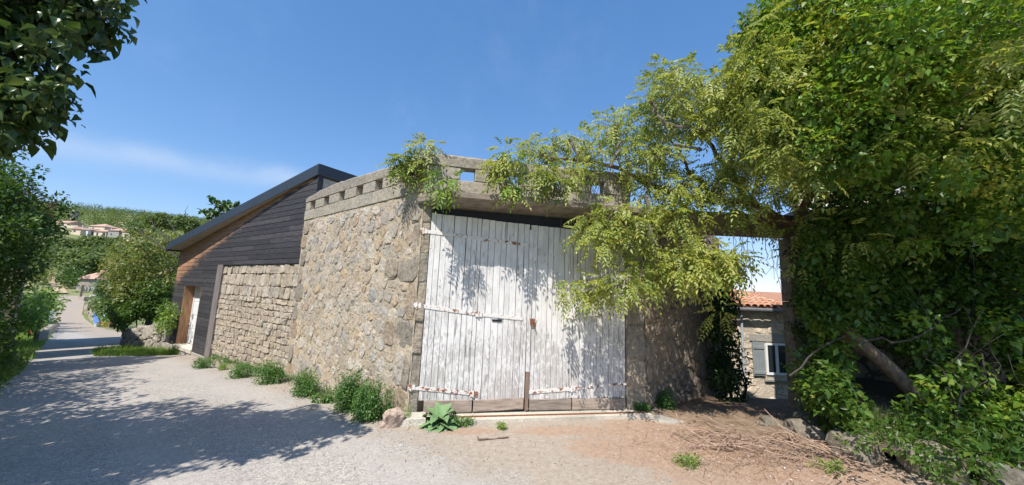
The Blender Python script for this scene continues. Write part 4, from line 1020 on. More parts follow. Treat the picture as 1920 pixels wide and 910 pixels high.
LM_YG = leaf_mat('yellow_green_leaf', [(.24, .30, .05), (.30, .31, .05), (.18, .27, .04), (.36, .30, .06)], .42, .38)
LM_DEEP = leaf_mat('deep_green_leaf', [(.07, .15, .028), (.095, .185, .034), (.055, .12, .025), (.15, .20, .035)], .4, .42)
LM_IVY = leaf_mat('ivy_leaf', [(.03, .068, .02), (.042, .09, .026), (.022, .05, .017)], .35, .2)
LM_LILAC = leaf_mat('broad_tree_leaf', [(.038, .072, .026), (.05, .095, .03), (.03, .06, .024), (.075, .125, .04), (.11, .15, .06)], .3, .32)
LM_HEDGE = leaf_mat('hedge_leaf', [(.055, .115, .025), (.085, .165, .03), (.04, .085, .02), (.12, .19, .035)], .42, .35)
LM_DEADF = leaf_mat('dead_flower', [(.10, .045, .035), (.14, .07, .05), (.08, .035, .03)], .8, .1)
LM_WEED = leaf_mat('weed_leaf', [(.085, .19, .05), (.11, .23, .06), (.07, .155, .045), (.14, .26, .075)], .45, .35)
LM_GRASS = leaf_mat('grass_blade', [(.18, .31, .055), (.22, .36, .07), (.14, .25, .05), (.32, .36, .12)], .5, .4)
LM_HILL = leaf_mat('hill_foliage', [(.11, .17, .055), (.145, .205, .066), (.06, .10, .038), (.19, .235, .08), (.125, .185, .06), (.08, .13, .045)], .6, .35)
LM_ROBIN = leaf_mat('robinia_leaf', [(.13, .19, .045), (.17, .225, .055), (.11, .165, .04), (.22, .24, .075), (.27, .26, .10)], .5, .35)
LM_ROBF = leaf_mat('faded_blossom', [(.36, .30, .16), (.42, .36, .22), (.30, .26, .12)], .7, .3)
LM_YEL = leaf_mat('yellow_leaf', [(.36, .27, .03), (.30, .25, .04), (.42, .30, .04)], .5, .35)
LM_DRY = leaf_mat('dry_leaf', [(.28, .145, .08), (.36, .20, .115), (.42, .27, .165), (.22, .11, .06)], .8, .1)
BK_GREY = bark_mat('grey_bark', (.14, .115, .095)); BK_BROWN = bark_mat('brown_bark', (.17, .12, .085)); BK_DRY = bark_mat('dry_twig', (.36, .25, .185)); BK_DARK = bark_mat('dark_bark', (.055, .045, .04))

# ------------------------------------------------------------------ the wisteria over the gate and passage
wis = thing('wisteria', 'yellow-green wisteria sprawling over the passage beam and right end of the parapet', 'climbing plant', (6.0, 5.5, .4))
tr = MB()
tk = [(6.15, 5.35, .30), (5.85, 5.36, .72), (5.50, 5.42, 1.12), (5.12, 5.5, 1.50), (5.15, 5.9, 1.9), (5.45, 6.35, 2.6), (5.2, 6.55, 3.4), (4.4, 6.5, 3.75)]
tr.tube(tk, .15, .08, 10, rr=[.12, .105, .098, .088, .078, .07, .065, .06])
for q in range(3):
    off = np.array([random.uniform(-.08, .08) for _ in range(3)]); tr.tube([np.array(p) + off * (1 + .5 * math.sin(i * 1.7 + q)) for i, p in enumerate(tk)], .05, .03, 6)
main = [(4.4, 6.5, 3.75), (3.7, 6.4, 3.72), (3.0, 6.35, 3.80), (2.4, 6.25, 3.95), (1.9, 6.2, 4.2), (1.3, 6.1, 4.28), (.6, 6.05, 4.3)]
tr.tube(main, .075, .02, 8)
limb(tr, (4.4, 6.5, 3.75), (3.4, 6.2, 4.9), .06, .03); limb(tr, (3.4, 6.2, 4.9), (2.6, 6.0, 5.3), .035, .012); limb(tr, (3.7, 6.4, 3.72), (2.7, 6.0, 4.7), .045, .015)
limb(tr, (5, 6.2, 3.3), (5.4, 5.2, 5.2), .08, .03); limb(tr, (5.4, 5.2, 5.2), (6.2, 4.4, 5.9), .04, .02); limb(tr, (5.2, 6.0, 3.6), (6.6, 5.4, 4.6), .06, .02)
tr.build('trunk', BK_BROWN, wis, True)
A1 = [(980, 275), (1050, 258), (1120, 240), (1140, 200), (1205, 172), (1225, 128), (1262, 118), (1300, 145), (1345, 160), (1385, 125), (1430, 130), (1500, 240), (1500, 340), (1420, 395), (1330, 365), (1250, 385), (1190, 335), (1130, 318), (1060, 312), (985, 295)]
HA2 = [(1215, 430, 28), (1262, 408, 24), (1300, 425, 18), (1385, 415, 18), (1240, 465, 12)]
HA = [(1290, 275, 30), (1322, 302, 34), (1350, 275, 18), (1240, 250, 18), (1205, 290, 14), (1375, 330, 14), (1150, 300, 14), (1265, 330, 14)]
A2a = [(1095, 388), (1195, 382), (1200, 425), (1175, 470), (1100, 455)]; A2b = [(1062, 546), (1140, 505), (1225, 470), (1330, 465), (1378, 475), (1370, 512), (1330, 530), (1230, 520), (1150, 545)]; A2c = [(1190, 375), (1330, 385), (1450, 380), (1440, 425), (1330, 440), (1200, 450)]
A2 = [(1100, 392), (1190, 372), (1330, 400), (1460, 385), (1452, 432), (1385, 500), (1345, 525), (1290, 525), (1230, 505), (1150, 535), (1065, 548), (1080, 528), (1140, 498), (1180, 450), (1105, 425)]
f1, f2 = Fol(), Fol(); br = MB()
nodes = [np.array(p) for p in main + [(3.4, 6.2, 4.9), (2.6, 6.0, 5.3), (2.7, 6.0, 4.7), (5.4, 5.2, 5.2), (6.2, 4.4, 5.9), (5.0, 6.15, 2.7), (6.6, 5.4, 4.6), (4.85, 6.45, 3.3)]]
def twig_to(c, r0=.012, p=1.0, mb=br):
    if random.random() > p: return
    k = min(nodes, key=lambda q: np.linalg.norm(q - c) * random.uniform(.8, 1.3)); limb(mb, k, c, r0, .003, 5, .16, 4)
sA1 = spots(A1, 165, lambda x, y: 5.7 if x < 1250 else 5.4, lambda x, y: 6.6, HA, 10)
for c in sA1:
    comp_clump(f1, c, random.uniform(.12, .22), 16, .24, .078, .031, .35); twig_to(c, .010, .6)
    P, d = ball(c, .2, 26, .3); V, F = leaves(P, rng.normal(size=(26, 3)) * .6 + np.array([0, 0, -.9]), rdir(26), .085 + .05 * rng.random(26), .015, T_DIA); f2.add(V, F)
sA2 = spots(A2a, 11, 5.1, 5.7, (), 13) + spots(A2b, 32, 5.1, 5.7, (), 11) + spots(A2c, 12, 5.2, 5.9, (), 16)
for c in sA2: comp_clump(f1, c, random.uniform(.10, .18), 13, .27, .086, .034, .5); twig_to(c, .008, .6)
for p in [(1085, 540, 5.4), (1120, 528, 5.4), (1210, 490, 5.5), (1340, 490, 5.3), (1375, 480, 5.2), (1440, 300, 5.0), (1470, 270, 4.9), (1380, 290, 5.2), (1330, 470, 5.3), (1350, 590, 5.6), (1280, 500, 5.3), (1110, 410, 5.2), (1125, 450, 5.2)]:
    comp_clump(f1, at(*p), .15, 12, .27, .078, .026, .45, pairs=6)
for c in spots([(1335, 155), (1385, 112), (1405, 60), (1428, 22), (1480, 15), (1490, 150), (1470, 260), (1400, 270), (1345, 225)], 52, 4.9, 5.6, (), 12): comp_clump(f1, c, .2, 14, .26, .08, .031, .4)
for c in spots([(1400, 60), (1440, 20), (1530, 60), (1580, 200), (1560, 330), (1440, 330), (1400, 250)], 46, 4.1, 4.9, (), 14): comp_clump(f1, c, .18, 10, .26, .08, .031, .6)
# feathery upper fringe
for c in spots([(1385, 125), (1425, 20), (1500, 40), (1560, 180), (1500, 300), (1430, 250)], 70, 4.8, 6.0): comp_clump(f1, c, .2, 13, .26, .082, .032, .35)
for c in spots([(1700, 60), (1920, 100), (1920, 260), (1780, 300), (1650, 260), (1560, 200)], 44, 3.6, 5.0): comp_clump(f1, c, .2, 11, .26, .082, .031, .4)
for p in [(1880, 110, 3.1), (1905, 150, 3.0), (1900, 70, 3.1), (1890, 190, 3.1)]: comp_clump(f1, at(*p), .13, 12, .24, .07, .022, .6); 
for p in [(1490, 430, 5.6), (1520, 410, 5.5), (1560, 430, 5.2), (1600, 450, 5.0), (1660, 440, 4.9), (1500, 480, 5.5)]: comp_clump(f1, at(*p), .2, 9, .28, .085, .03, .5, pairs=5)
f1.build('foliage', LM_WIST, wis); f2.build('seed_tufts', LM_OLIVE, wis)
for p, q in [((1220, 255, 5.9), (1290, 265, 6.0)), ((1290, 265, 6.0), (1360, 240, 6.1)), ((1200, 215, 5.9), (1230, 260, 5.9)), ((1290, 300, 6.0), (1240, 290, 6.0)), ((1130, 330, 6.1), (1150, 285, 6.2)), ((1190, 380, 6.0), (1210, 470, 5.9)), ((1060, 280, 6.2), (1075, 310, 6.2))]:
    limb(br, at(*p) - np.array([0, .45, 0]), at(*q) - np.array([0, .45, 0]), .028, .018, 8, .12, 6)
for i in range(130):
    c = random.choice(sA1); limb(br, c, c + np.array([random.uniform(-.5, .5), random.uniform(-.2, .2), random.uniform(-.15, .3)]), .006, .002, 4, .15, 3)
br.build('branch', BK_GREY, wis, False, 'stuff')
stk_ = MB()
for i in range(110):
    c = random.choice(sA1 + sA2); L = random.uniform(.15, .4); stk_.tube([c, c + np.array([random.uniform(-.04, .04), -.03, -L * .5]), c + np.array([random.uniform(-.08, .08), -.05, -L])], .0045, .0025, 3)
for i in range(16):
    p = at(random.uniform(1370, 1462), random.uniform(425, 450), random.uniform(6.3, 6.7)); L = random.uniform(.4, 1.2); stk_.tube([p + np.array([.12 * nz3(i, k * .7), 0, -L * k / 6]) for k in range(7)], .006, .003, 3)
stk_.build('hanging_stalks', bark_mat('pale_stalk', (.34, .30, .14)), wis, kind='stuff')
fl = Fol()
for p in [(1830, 35, 4.4), (1700, 60, 4.8), (1875, 125, 3.4), (1225, 210, 5.6), (1380, 165, 5.4), (1472, 245, 5.0), (1515, 215, 5.0)]:
    simple_clump(fl, at(*p), (.03, .03, .06), 26, .022, .8, T_DIA, lo=.1)
fl.build('blossom', leaf_mat('lilac_blossom', [(.34, .28, .55), (.5, .45, .66), (.6, .56, .66)], .6, .3), wis)

def shoot(name, label, px, w, h, n, mat_y=LM_WIST, bright=.4):
    "a separate tuft of wisteria shoots sprouting on the parapet ledge"
    loc = at(*px); t = thing(name, label, 'climbing shoots', loc, 'wisteria tufts on the parapet'); f, g, s = Fol(), Fol(), MB()
    for i in range(n):
        c = loc + np.array([random.uniform(-w, w) * .8, random.uniform(-.15, .10), random.uniform(-.05, 1) ** 1 * h])
        comp_clump(g if random.random() < bright else f, c, .10, 7, .22, .076, .031, .5); limb(s, loc + np.array([random.uniform(-.1, .1), .05, -.05]), c, .010, .003, 5, .15, 4)
    if f.n: f.build('foliage', mat_y, t)
    if g.n: g.build('young_foliage', LM_BRIGHT, t)
    s.build('stem', BK_GREY, t, kind='stuff')
shoot('wisteria_shoots', 'tuft of shoots spilling over the parapet corner above the left gate hinge', (772, 322, 5.72), .40, .18, 15)
shoot('wisteria_shoots', 'small olive tuft standing on top of the parapet corner', (795, 285, 5.75), .24, .10, 6, LM_OLIVE, 0)
shoot('wisteria_shoots', 'bushy tuft on the canopy ledge between the two parapet openings', (948, 358, 5.35), .24, .62, 17)
shoot('wisteria_shoots', 'wide low tuft hanging on the canopy ledge right of the bushy one', (1045, 362, 5.45), .36, .38, 16, LM_WIST, .15)
shoot('wisteria_shoots', 'tiny bright sprig at the left end of the canopy slab', (830, 352, 5.2), .18, .08, 5, LM_BRIGHT, 1)

# ------------------------------------------------------------------ leafy mass on the right
mass = thing('leafy_tree', 'large bright green tree filling the right edge above the bank', 'tree', (7.0, 5.2, .5))
B = [(1400, 70), (1425, 10), (1470, -60), (2000, -80), (2000, 345), (1800, 350), (1640, 325), (1540, 330), (1500, 300), (1460, 230)]
fb, fd, fy, mb = Fol(), Fol(), Fol(), MB()
limb(mb, (8.6, 6.0, .4), (7.8, 5.8, 3.6), .16, .12, 8, .05, 8); hub = [(7.8, 5.8, 3.6), (6.0, 4.8, 5.0), (5.2, 5.4, 4.8), (7.6, 4.6, 5.2), (5.0, 4.4, 5.4), (6.8, 4.0, 5.2)]
for h in hub[1:]: limb(mb, hub[0], h, .07, .03)
def depth(x, y): return 3.75 + 1.0 * max(0, (1560 - x) / 160) + .5 * max(0, (120 - y) / 120) * 0
for c in spots(B, 300, lambda x, y: depth(x, y), lambda x, y: depth(x, y) + 1.5, [(1480, 120, 20)], 17):
    simple_clump(random.choice((fb, fb, fb, fd, fy)), c, random.uniform(.18, .34), 190, random.choice((.055, .064, .075)), .66, T_LAN, .3)
    if random.random() < .5: limb(mb, random.choice(hub), c, .014, .004, 6, .12, 4)
# overhanging canopy that shades the bank
for i in range(115):
    x = random.uniform(3.6, 7.8); y = random.uniform(2.3, 5.2); z = random.uniform(4.3, 5.6) + .1 * (x - 4)
    if x / y < .93 + .1 * random.random() and y < 4.4: continue
    if (z - 1.9) / y * 672 < 470 and x / y < 1.5 and y < 3.6: continue
    simple_clump(fb, (x, y, z), random.uniform(.28, .42), 150, .068, .62, T_LAN, .3)
for p in [(1408, 55, 5.6), (1415, 30, 5.6), (1440, 12, 5.5), (1500, 30, 5.4), (1398, 90, 5.7)]: simple_clump(fb, at(*p), .10, 60, .05, .6, T_LAN, .2)
fb.build('foliage', LM_BRIGHT, mass); fd.build('deep_foliage', LM_DEEP, mass); fy.build('yellowish_foliage', LM_YG, mass); mb.build('trunk', BK_GREY, mass, True)
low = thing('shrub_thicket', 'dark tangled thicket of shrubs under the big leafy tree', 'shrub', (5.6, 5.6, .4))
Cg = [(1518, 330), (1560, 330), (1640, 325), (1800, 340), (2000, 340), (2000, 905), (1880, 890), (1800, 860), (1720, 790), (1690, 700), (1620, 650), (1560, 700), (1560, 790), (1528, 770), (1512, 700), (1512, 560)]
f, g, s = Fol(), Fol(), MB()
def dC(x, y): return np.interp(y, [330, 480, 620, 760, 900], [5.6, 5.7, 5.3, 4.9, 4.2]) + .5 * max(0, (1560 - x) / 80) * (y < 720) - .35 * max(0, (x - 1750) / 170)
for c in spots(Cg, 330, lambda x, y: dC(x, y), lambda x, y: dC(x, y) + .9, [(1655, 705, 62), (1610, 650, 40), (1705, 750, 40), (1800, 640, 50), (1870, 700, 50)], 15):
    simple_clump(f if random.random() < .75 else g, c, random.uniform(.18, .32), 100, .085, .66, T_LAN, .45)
for c in spots([(1510, 400), (1620, 400), (1640, 520), (1590, 600), (1520, 600)], 34, 5.1, 5.5, (), 14): simple_clump(f, c, random.uniform(.16, .24), 90, .085, .66, T_LAN, .45)
for c in spots([(1500, 300), (1700, 300), (1990, 330), (1990, 440), (1700, 420), (1560, 400)], 60, 4.4, 5.6, (), 16): simple_clump(f if random.random() < .6 else g, c, random.uniform(.2, .32), 100, .08, .66, T_LAN, .45)
for c in spots([(1545, 700), (1590, 730), (1650, 800), (1570, 800)], 9, 4.75, 5.3, (), 14): simple_clump(f, c, random.uniform(.12, .2), 70, .075, .66, T_LAN, .45)
for p in [(1665, 470, 4.8), (1720, 460, 4.6), (1590, 540, 5.0), (1720, 600, 4.8), (1800, 700, 4.3), (1560, 600, 5.2), (1820, 460, 4.3), (1870, 300, 4.0), (1755, 720, 4.4), (1700, 840, 4.5), (1780, 810, 4.2), (1830, 860, 4.0)]:
    simple_clump(random.choice((f, g)), at(*p), (.20, .16, .12), 50, .082, .62, T_LAN, .35)
for i in range(22):
    a = np.array([random.uniform(5.4, 8), random.uniform(4.6, 6.2), random.uniform(.3, .7)]); limb(s, a, a + np.array([random.uniform(-.8, .8), random.uniform(-.6, .3), random.uniform(.5, 2.6)]), .014, .004, 6, .14, 4)
limb(s, at(1480, 705, 5.2), at(1610, 610, 5.2), .014, .01, 6, .05, 5); limb(s, at(1610, 650, 5.0), at(1740, 620, 4.9), .016, .009, 6, .12, 5); limb(s, at(1740, 620, 4.9), at(1800, 580, 4.8), .010, .006)
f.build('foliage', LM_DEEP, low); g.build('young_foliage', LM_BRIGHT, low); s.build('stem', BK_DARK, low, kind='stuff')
for px, py, Y in [(1530, 760, 5.2)]: pass
wd = thing('bank_weeds', 'trailing weeds and grasses spilling over the boulders at lower right', 'weeds', (5.0, 4.5, .4)); f = Fol(); g = Fol()
for c in spots([(1540, 800), (1700, 800), (1900, 880), (1990, 905), (1900, 930), (1760, 905), (1700, 860), (1600, 830)], 30, 3.9, 4.7): simple_clump(f, c, (.18, .14, .12), 60, .05, .5, T_LAN, .2)
P = np.array([[random.uniform(4.5, 7), 0, 0] for _ in range(1400)]); P[:, 1] = [np.interp(x, [4.5, 5.0, 5.5, 6, 7], [4.9, 4.5, 4.0, 3.8, 3.5]) + random.uniform(.0, .9) for x in P[:, 0]]; P[:, 2] = .33
D = np.array([0, -.25, 1]) + rng.normal(size=P.shape) * .4; V, F = leaves(P, D, rdir(len(P)), .22 + .14 * rng.random(len(P)), .010, T_BLADE); g.add(V, F)
f.build('foliage', LM_DEEP, wd); g.build('grass', LM_DEEP, wd)

# ivy at the end of the passage wall, on the pier
ivy = thing('ivy', 'dark ivy smothering the far end of the passage wall', 'climbing plant', (4.6, 8.2, 0)); f = Fol(); s = MB()
for c in spots([(1322, 480), (1362, 470), (1372, 500), (1376, 560), (1374, 640), (1392, 700), (1388, 760), (1350, 765), (1342, 700), (1335, 600)], 62, 7.3, 8.4): simple_clump(f, c, random.uniform(.14, .24), 95, .06, .8, T_HEART, .6)
for i in range(8):
    q = at(1345 + i * 7, 760, 7.9); limb(s, q, q + np.array([random.uniform(-.3, .2), 0, random.uniform(1.5, 3)]), .02, .006)
f.build('foliage', LM_IVY, ivy); s.build('stem', BK_DARK, ivy, kind='stuff')
iv2 = thing('ivy', 'thin ivy climbing the shaded pier right of the passage', 'climbing plant', (5.4, 6.6, 0)); f = Fol(); s = MB()
for c in spots([(1487, 430), (1540, 420), (1560, 560), (1540, 760), (1508, 745), (1496, 600)], 46, 6.2, 6.6): simple_clump(f, c, random.uniform(.14, .24), 80, .055, .75, T_LAN, .6)
limb(s, (5.3, 6.6, 0), (5.5, 6.55, 3.0), .03, .012); f.build('foliage', LM_IVY, iv2); s.build('stem', BK_DARK, iv2)
# creeping seedlings at the passage wall foot
def weed(label, px, py, w, h, n, L=.034, mat=LM_WEED, W=.55, Yoff=0, name='weed_clump', cat='weed', group='weeds along the wall foot'):
    g0 = at_g(px, py); t = thing(name, label, cat, g0, group); f, s = Fol(), MB()
    for i in range(max(5, int(n / 120))):
        a = random.uniform(0, 6.28); q = g0 + np.array([math.cos(a) * w * random.random() * .8, math.sin(a) * w * .5 * random.random(), 0]); top = q + np.array([random.uniform(-.06, .06), random.uniform(-.08, .03), h * random.uniform(.55, 1)])
        limb(s, q, top, .005, .002, 4, .06, 4)
        m = int(1.6 * n / max(5, int(n / 120)))
        for k in range(5):
            ff = (k + 1) / 5; c = q + (top - q) * ff; simple_clump(f, c, w * .36 * (1.2 - .5 * ff), m // 5, L * (1.2 - .4 * ff), W, T_LAN, .15, .8, .1)
    f.build('foliage', mat, t); s.build('stem', simple('green_stem', (.10, .15, .05), .6) if 'green_stem' not in bpy.data.materials else bpy.data.materials['green_stem'], t, kind='stuff')
weed('low green weed clump at the foot of the shed corner post', 382, 690, .30, .22, 900)
weed('sparse yellowish weed tuft beside the shed corner clump', 418, 694, .26, .10, 300, mat=LM_GRASS)
weed('spreading weed clump under the coursed stone wall', 452, 706, .42, .24, 1200)
weed('tall weed clump at the joint of the two stone walls', 506, 720, .40, .42, 1900)
weed('leafy weed clump just right of the big end quoin', 574, 742, .36, .42, 1700)
weed('tiny broad-leaved weed between the larger clumps', 606, 755, .16, .12, 260, .05)
weed('tallest bushy weed clump near the gate corner', 655, 770, .34, .60, 3000)
weed('bushy weed clump touching the pinkish rock', 694, 786, .32, .52, 2700)
weed('dark weed tuft against the right gate jamb', 1208, 776, .14, .16, 420)
weed('green weed clump at the foot of the passage wall', 1246, 768, .22, .30, 1000)
weed('low sprig on the sill right of the broad-leaved plant', 862, 796, .22, .12, 420, .03)
weed('small bright weed sprig on the gravel before the gate', 938, 803, .13, .08, 220, .025, LM_GRASS)
weed('little green sprig in the litter near the dry branches', 1545, 880, .22, .08, 260, .03, LM_GRASS)
weed('flat mossy sprig in the middle of the brown litter', 1285, 868, .26, .05, 320, .03, LM_GRASS)
f = Fol(); s = MB()
for i in range(230):
    s_ = random.uniform(-.2, 9.5); q = xy(s_, np.interp(s_, [0, 5, 10], [.02, -.02, -.15]) + abs(random.gauss(0, .10))); z = G(*q); h = random.uniform(.03, .16)
    simple_clump(f, (q[0], q[1], z + h * .5), (.06, .05, h * .6), 22, random.uniform(.018, .04), random.choice((.35, .5, .7)), T_LAN, .0, .8, .1)
P = np.array([[*xy(s_, random.uniform(-.05, .3)), 0] for s_ in rng.uniform(0, 9.5, 500)]); P[:, 2] = [G(x, y) for x, y, _ in P]
V, F = leaves(P, np.array([0, -.1, 1]) + rng.normal(size=P.shape) * .45, rdir(len(P)), .08 + .12 * rng.random(len(P)), .008, T_BLADE); f.add(V, F)
o = f.build('wall_foot_sprigs', LM_WEED); o['label'] = 'low straggling sprigs along the foot of the lane walls'
# grass tuft by the rock
gt = thing('grass_tuft', 'thin grey-green grass tuft beside the pinkish rock', 'grass', at_g(755, 796)); f = Fol(); q = at_g(757, 796)
P = q + rng.normal(size=(90, 3)) * np.array([.05, .04, 0]); V, F = leaves(P, np.array([0, -.1, 1]) + rng.normal(size=(90, 3)) * .28, rdir(90), .18 + .14 * rng.random(90), .007, T_BLADE); f.add(V, F); f.build('blades', LM_GRASS, gt)
# broad-leaved rosette on the sill
M_MULL, ntm, bsm = newmat('felted_leaf'); cm_ = ramp(ntm, noise_n(ntm, pos(ntm), 12, 5), [(.09, .17, .06), (.14, .24, .095), (.20, .30, .14)], [.3, .5, .7]); ntm.links.new(cm_, bsm.inputs['Base Color']); bsm.inputs['Roughness'].default_value = .8; bump(ntm, bsm, noise_n(ntm, pos(ntm), 40, 4), .4, .01)
mp = at_g(824, 800); mul = thing('broad_leaved_plant', 'grey-green rosette of large felted leaves growing at the gate sill', 'plant', mp)
for i, (ang, L, el) in enumerate([(-2.9, .30, .25), (-2.3, .26, .10), (-1.7, .28, .05), (-1.1, .24, .05), (-.5, .30, .25), (0.1, .32, .35), (.7, .26, .7), (2.2, .34, 1.3), (2.7, .30, .9), (1.5, .3, 1.7), (-2.0, .2, 1.2), (-.9, .2, 1.4), (.5, .24, 1.6)]):
    mb = MB(); P = []; d = np.array([math.cos(ang), math.sin(ang), 0]); sd = np.array([-d[1], d[0], 0]); n = 6
    for k in range(n + 1):
        f = k / n; r = L * f; zz = L * (el * f * 1.2 - (.42 + el * .75) * f * f) + .05; w = .22 * L / .3 * (math.sin(math.pi * min(1, f * .92 + .05)) ** .8) * .55
        for j in (-1, -.5, 0, .5, 1): P.append(np.array(mp) + d * r + sd * w * j * (1 + .12 * nz3(k * .9, i + j)) + np.array([0, 0, zz + .034 * abs(j) + .022 * nz3(k * 1.6, j * 2.5 + i * 3)]))
    mb.add(P, [(k * 5 + j, k * 5 + j + 1, (k + 1) * 5 + j + 1, (k + 1) * 5 + j) for k in range(n) for j in range(4)]); mb.build('leaf', M_MULL, mul, True)

# ------------------------------------------------------------------ big tree over the lane, left
lt = thing('overhanging_tree', 'dark broad-leaved tree overhanging the lane at upper left', 'tree', (-6.2, 1.6, 0)); f, s = Fol(), MB()
limb(s, (-6.3, 1.4, -.1), (-5.8, 1.8, 3.2), .17, .12, 8, .04, 8); hubs = [(-5.8, 1.8, 3.2), (-4.9, 2.4, 4.6), (-4.2, 2.9, 3.9), (-5.2, 1.2, 4.6), (-6.0, 2.8, 4.2), (-4.6, 3.2, 4.8)]
for h in hubs[1:]: limb(s, hubs[0], h, .07, .03)
D1 = [(-120, -120), (190, -120), (222, -10), (215, 45), (196, 72), (160, 82), (112, 82), (105, 120), (118, 150), (112, 205), (88, 225), (60, 235), (40, 262), (0, 262), (-120, 260)]
for c in spots(D1, 190, 2.35, 2.85, [(128, 110, 18), (60, 210, 6), (85, 185, 6)], 12):
    simple_clump(f, c, random.uniform(.09, .17), 30, .072, .74, T_HEART, .75, .5)
    if random.random() < .6: limb(s, random.choice(hubs[1:]), c, .011, .003, 6, .14, 4)
for p in [(205, 40, 2.8), (215, 20, 2.8), (190, 60, 2.8), (115, 160, 2.8), (118, 140, 2.8), (88, 225, 2.8), (62, 262, 2.9), (100, 205, 3.0)]: simple_clump(f, at(*p), .07, 12, .085, .78, T_HEART, .8, .4)
for i in range(300):
    x, y, z = random.uniform(-7.4, -3.7), random.uniform(.4, 3.2), random.uniform(3.0, 4.9)
    if x / max(y, .1) > -1.55 and y > .3 or x > -3.75 - .55 * (2.8 - y) or y < .5: continue
    simple_clump(f, (x, y, z), random.uniform(.25, .4), 60, .085, .78, T_HEART, .6, .5)
for p, q in [((0, 78, 3.0), (95, 55, 3.1)), ((0, 120, 3.0), (60, 105, 3.1)), ((0, 145, 2.9), (80, 90, 3.1)), ((105, 112, 3.1), (138, 85, 3.2)), ((40, 215, 3.0), (78, 190, 3.0)), ((20, 190, 3.0), (60, 225, 3.0))]: limb(s, at(*p), at(*q), .012, .005, 6, .12, 4)
f.build('foliage', LM_LILAC, lt); s.build('branch', BK_GREY, lt, True, 'stuff')
sp = MB(); q0 = at(88, 262, 3.0); sf = Fol()
sp.tube([at(66, 200, 3.0), at(72, 235, 3.0), at(66, 255, 3.0), at(48, 275, 3.0)], .005, .002, 4)
for p in [(60, 250), (66, 258), (72, 262), (80, 258), (84, 266), (76, 270), (64, 272), (54, 274), (48, 280), (90, 258), (70, 248), (58, 264)]: simple_clump(sf, at(*p, 3.0), .025, 3, .045, .35, T_LAN, .1)
sp.build('sprig', BK_GREY, lt); sf.build('sprig_foliage', LM_LILAC, lt)

# lilac-like shrub and hedge down the lane's left edge
hg = thing('lilac_shrub', 'tall green shrub with faded brown flower heads at the left edge of the lane', 'shrub', (-13, 9.0, -.7)); f, s, dfl = Fol(), MB(), Fol()
E1 = [(-90, 285), (5, 298), (40, 340), (68, 380), (95, 402), (90, 430), (75, 465), (55, 505), (25, 530), (2, 590), (2, 650), (10, 680), (-10, 706), (-90, 725)]
def dE(x, y): return 9.0 + 1.2 * (x > 60) + .6 * (y > 550)
for c in spots(E1, 175, lambda x, y: dE(x, y) - .8, lambda x, y: dE(x, y) + 1.6, (), 13): simple_clump(f, c, random.uniform(.26, .44), 120, .098, .62, T_LAN, .35)
for p in [(72, 375, 9.6), (68, 395, 9.6), (85, 415, 9.8), (92, 400, 10), (60, 355, 9.2), (100, 385, 10.2), (95, 428, 10), (40, 372, 9)]: simple_clump(dfl, at(*p), (.12, .12, .16), 90, .045, .7, T_DIA)
for p in [(100, 378, 10.4), (118, 386, 10.4), (128, 392, 10.4), (112, 372, 10.4), (70, 322, 9.4), (35, 285, 9.0), (135, 400, 10.5)]: simple_clump(f, at(*p), .18, 46, .095, .62, T_LAN, .3)
for i in range(26):
    a = np.array([*xy(random.uniform(7, 13), random.uniform(4.2, 5.4)), -.8]); limb(s, a, a + np.array([random.uniform(-.6, .6), random.uniform(-.6, .6), random.uniform(2, 3.8)]), .03, .01, 6, .08, 5)
for i in range(150):
    s_, t_ = random.uniform(3.2, 13), random.uniform(4.7, 6.2); q = xy(s_, t_); z_ = random.uniform(2.0, 4.6 + .7 * nz3(s_ * .9, 6))
    if q[0] / q[1] > -1.47: continue
    simple_clump(f, (q[0], q[1], G(*q) + z_), random.uniform(.3, .5), 80, .11, .62, T_LAN, .35)
f.build('foliage', LM_HEDGE, hg); dfl.build('dead_flower_heads', LM_DEADF, hg); s.build('stem', BK_GREY, hg, kind='stuff')
h2 = thing('hedge', 'dense dark hedge lining the lane edge below the lilac shrub', 'hedge', (-9, 5.4, -.3)); f = Fol(); s = MB()
for i in range(180):
    ss_, t_ = random.uniform(.5, 15), random.uniform(4.2, 6.0); top = 2.55 + .5 * nz3(ss_ * .6, 2); q = xy(ss_, t_)
    simple_clump(f, (q[0], q[1], G(*q) + random.uniform(.2, top)), random.uniform(.3, .46), 75, .11, .62, T_LAN, .35)
for i in range(60):
    ss_ = random.uniform(3.5, 14.5); q = xy(ss_, np.interp(ss_, SL, TL) + random.uniform(.05, .5)); simple_clump(f, (q[0], q[1], G(*q) + .12), (.28, .28, .16), 90, .05, .55, T_LAN, .1)
for i in range(60):
    ss_ = random.uniform(6, 14); q = xy(ss_, np.interp(ss_, SL, TL) + random.uniform(.35, 1.0)); simple_clump(f, (q[0], q[1], G(*q) + random.uniform(.2, 1.5)), (.36, .36, .3), 80, .09, .6, T_LAN, .3)
for i in range(12): q = xy(1 + i * 1.2, 5.0); limb(s, (q[0], q[1], G(*q) - .1), (q[0], q[1], G(*q) + 2), .04, .02)
f.build('foliage', LM_DEEP, h2); s.build('stem', BK_GREY, h2, kind='stuff')

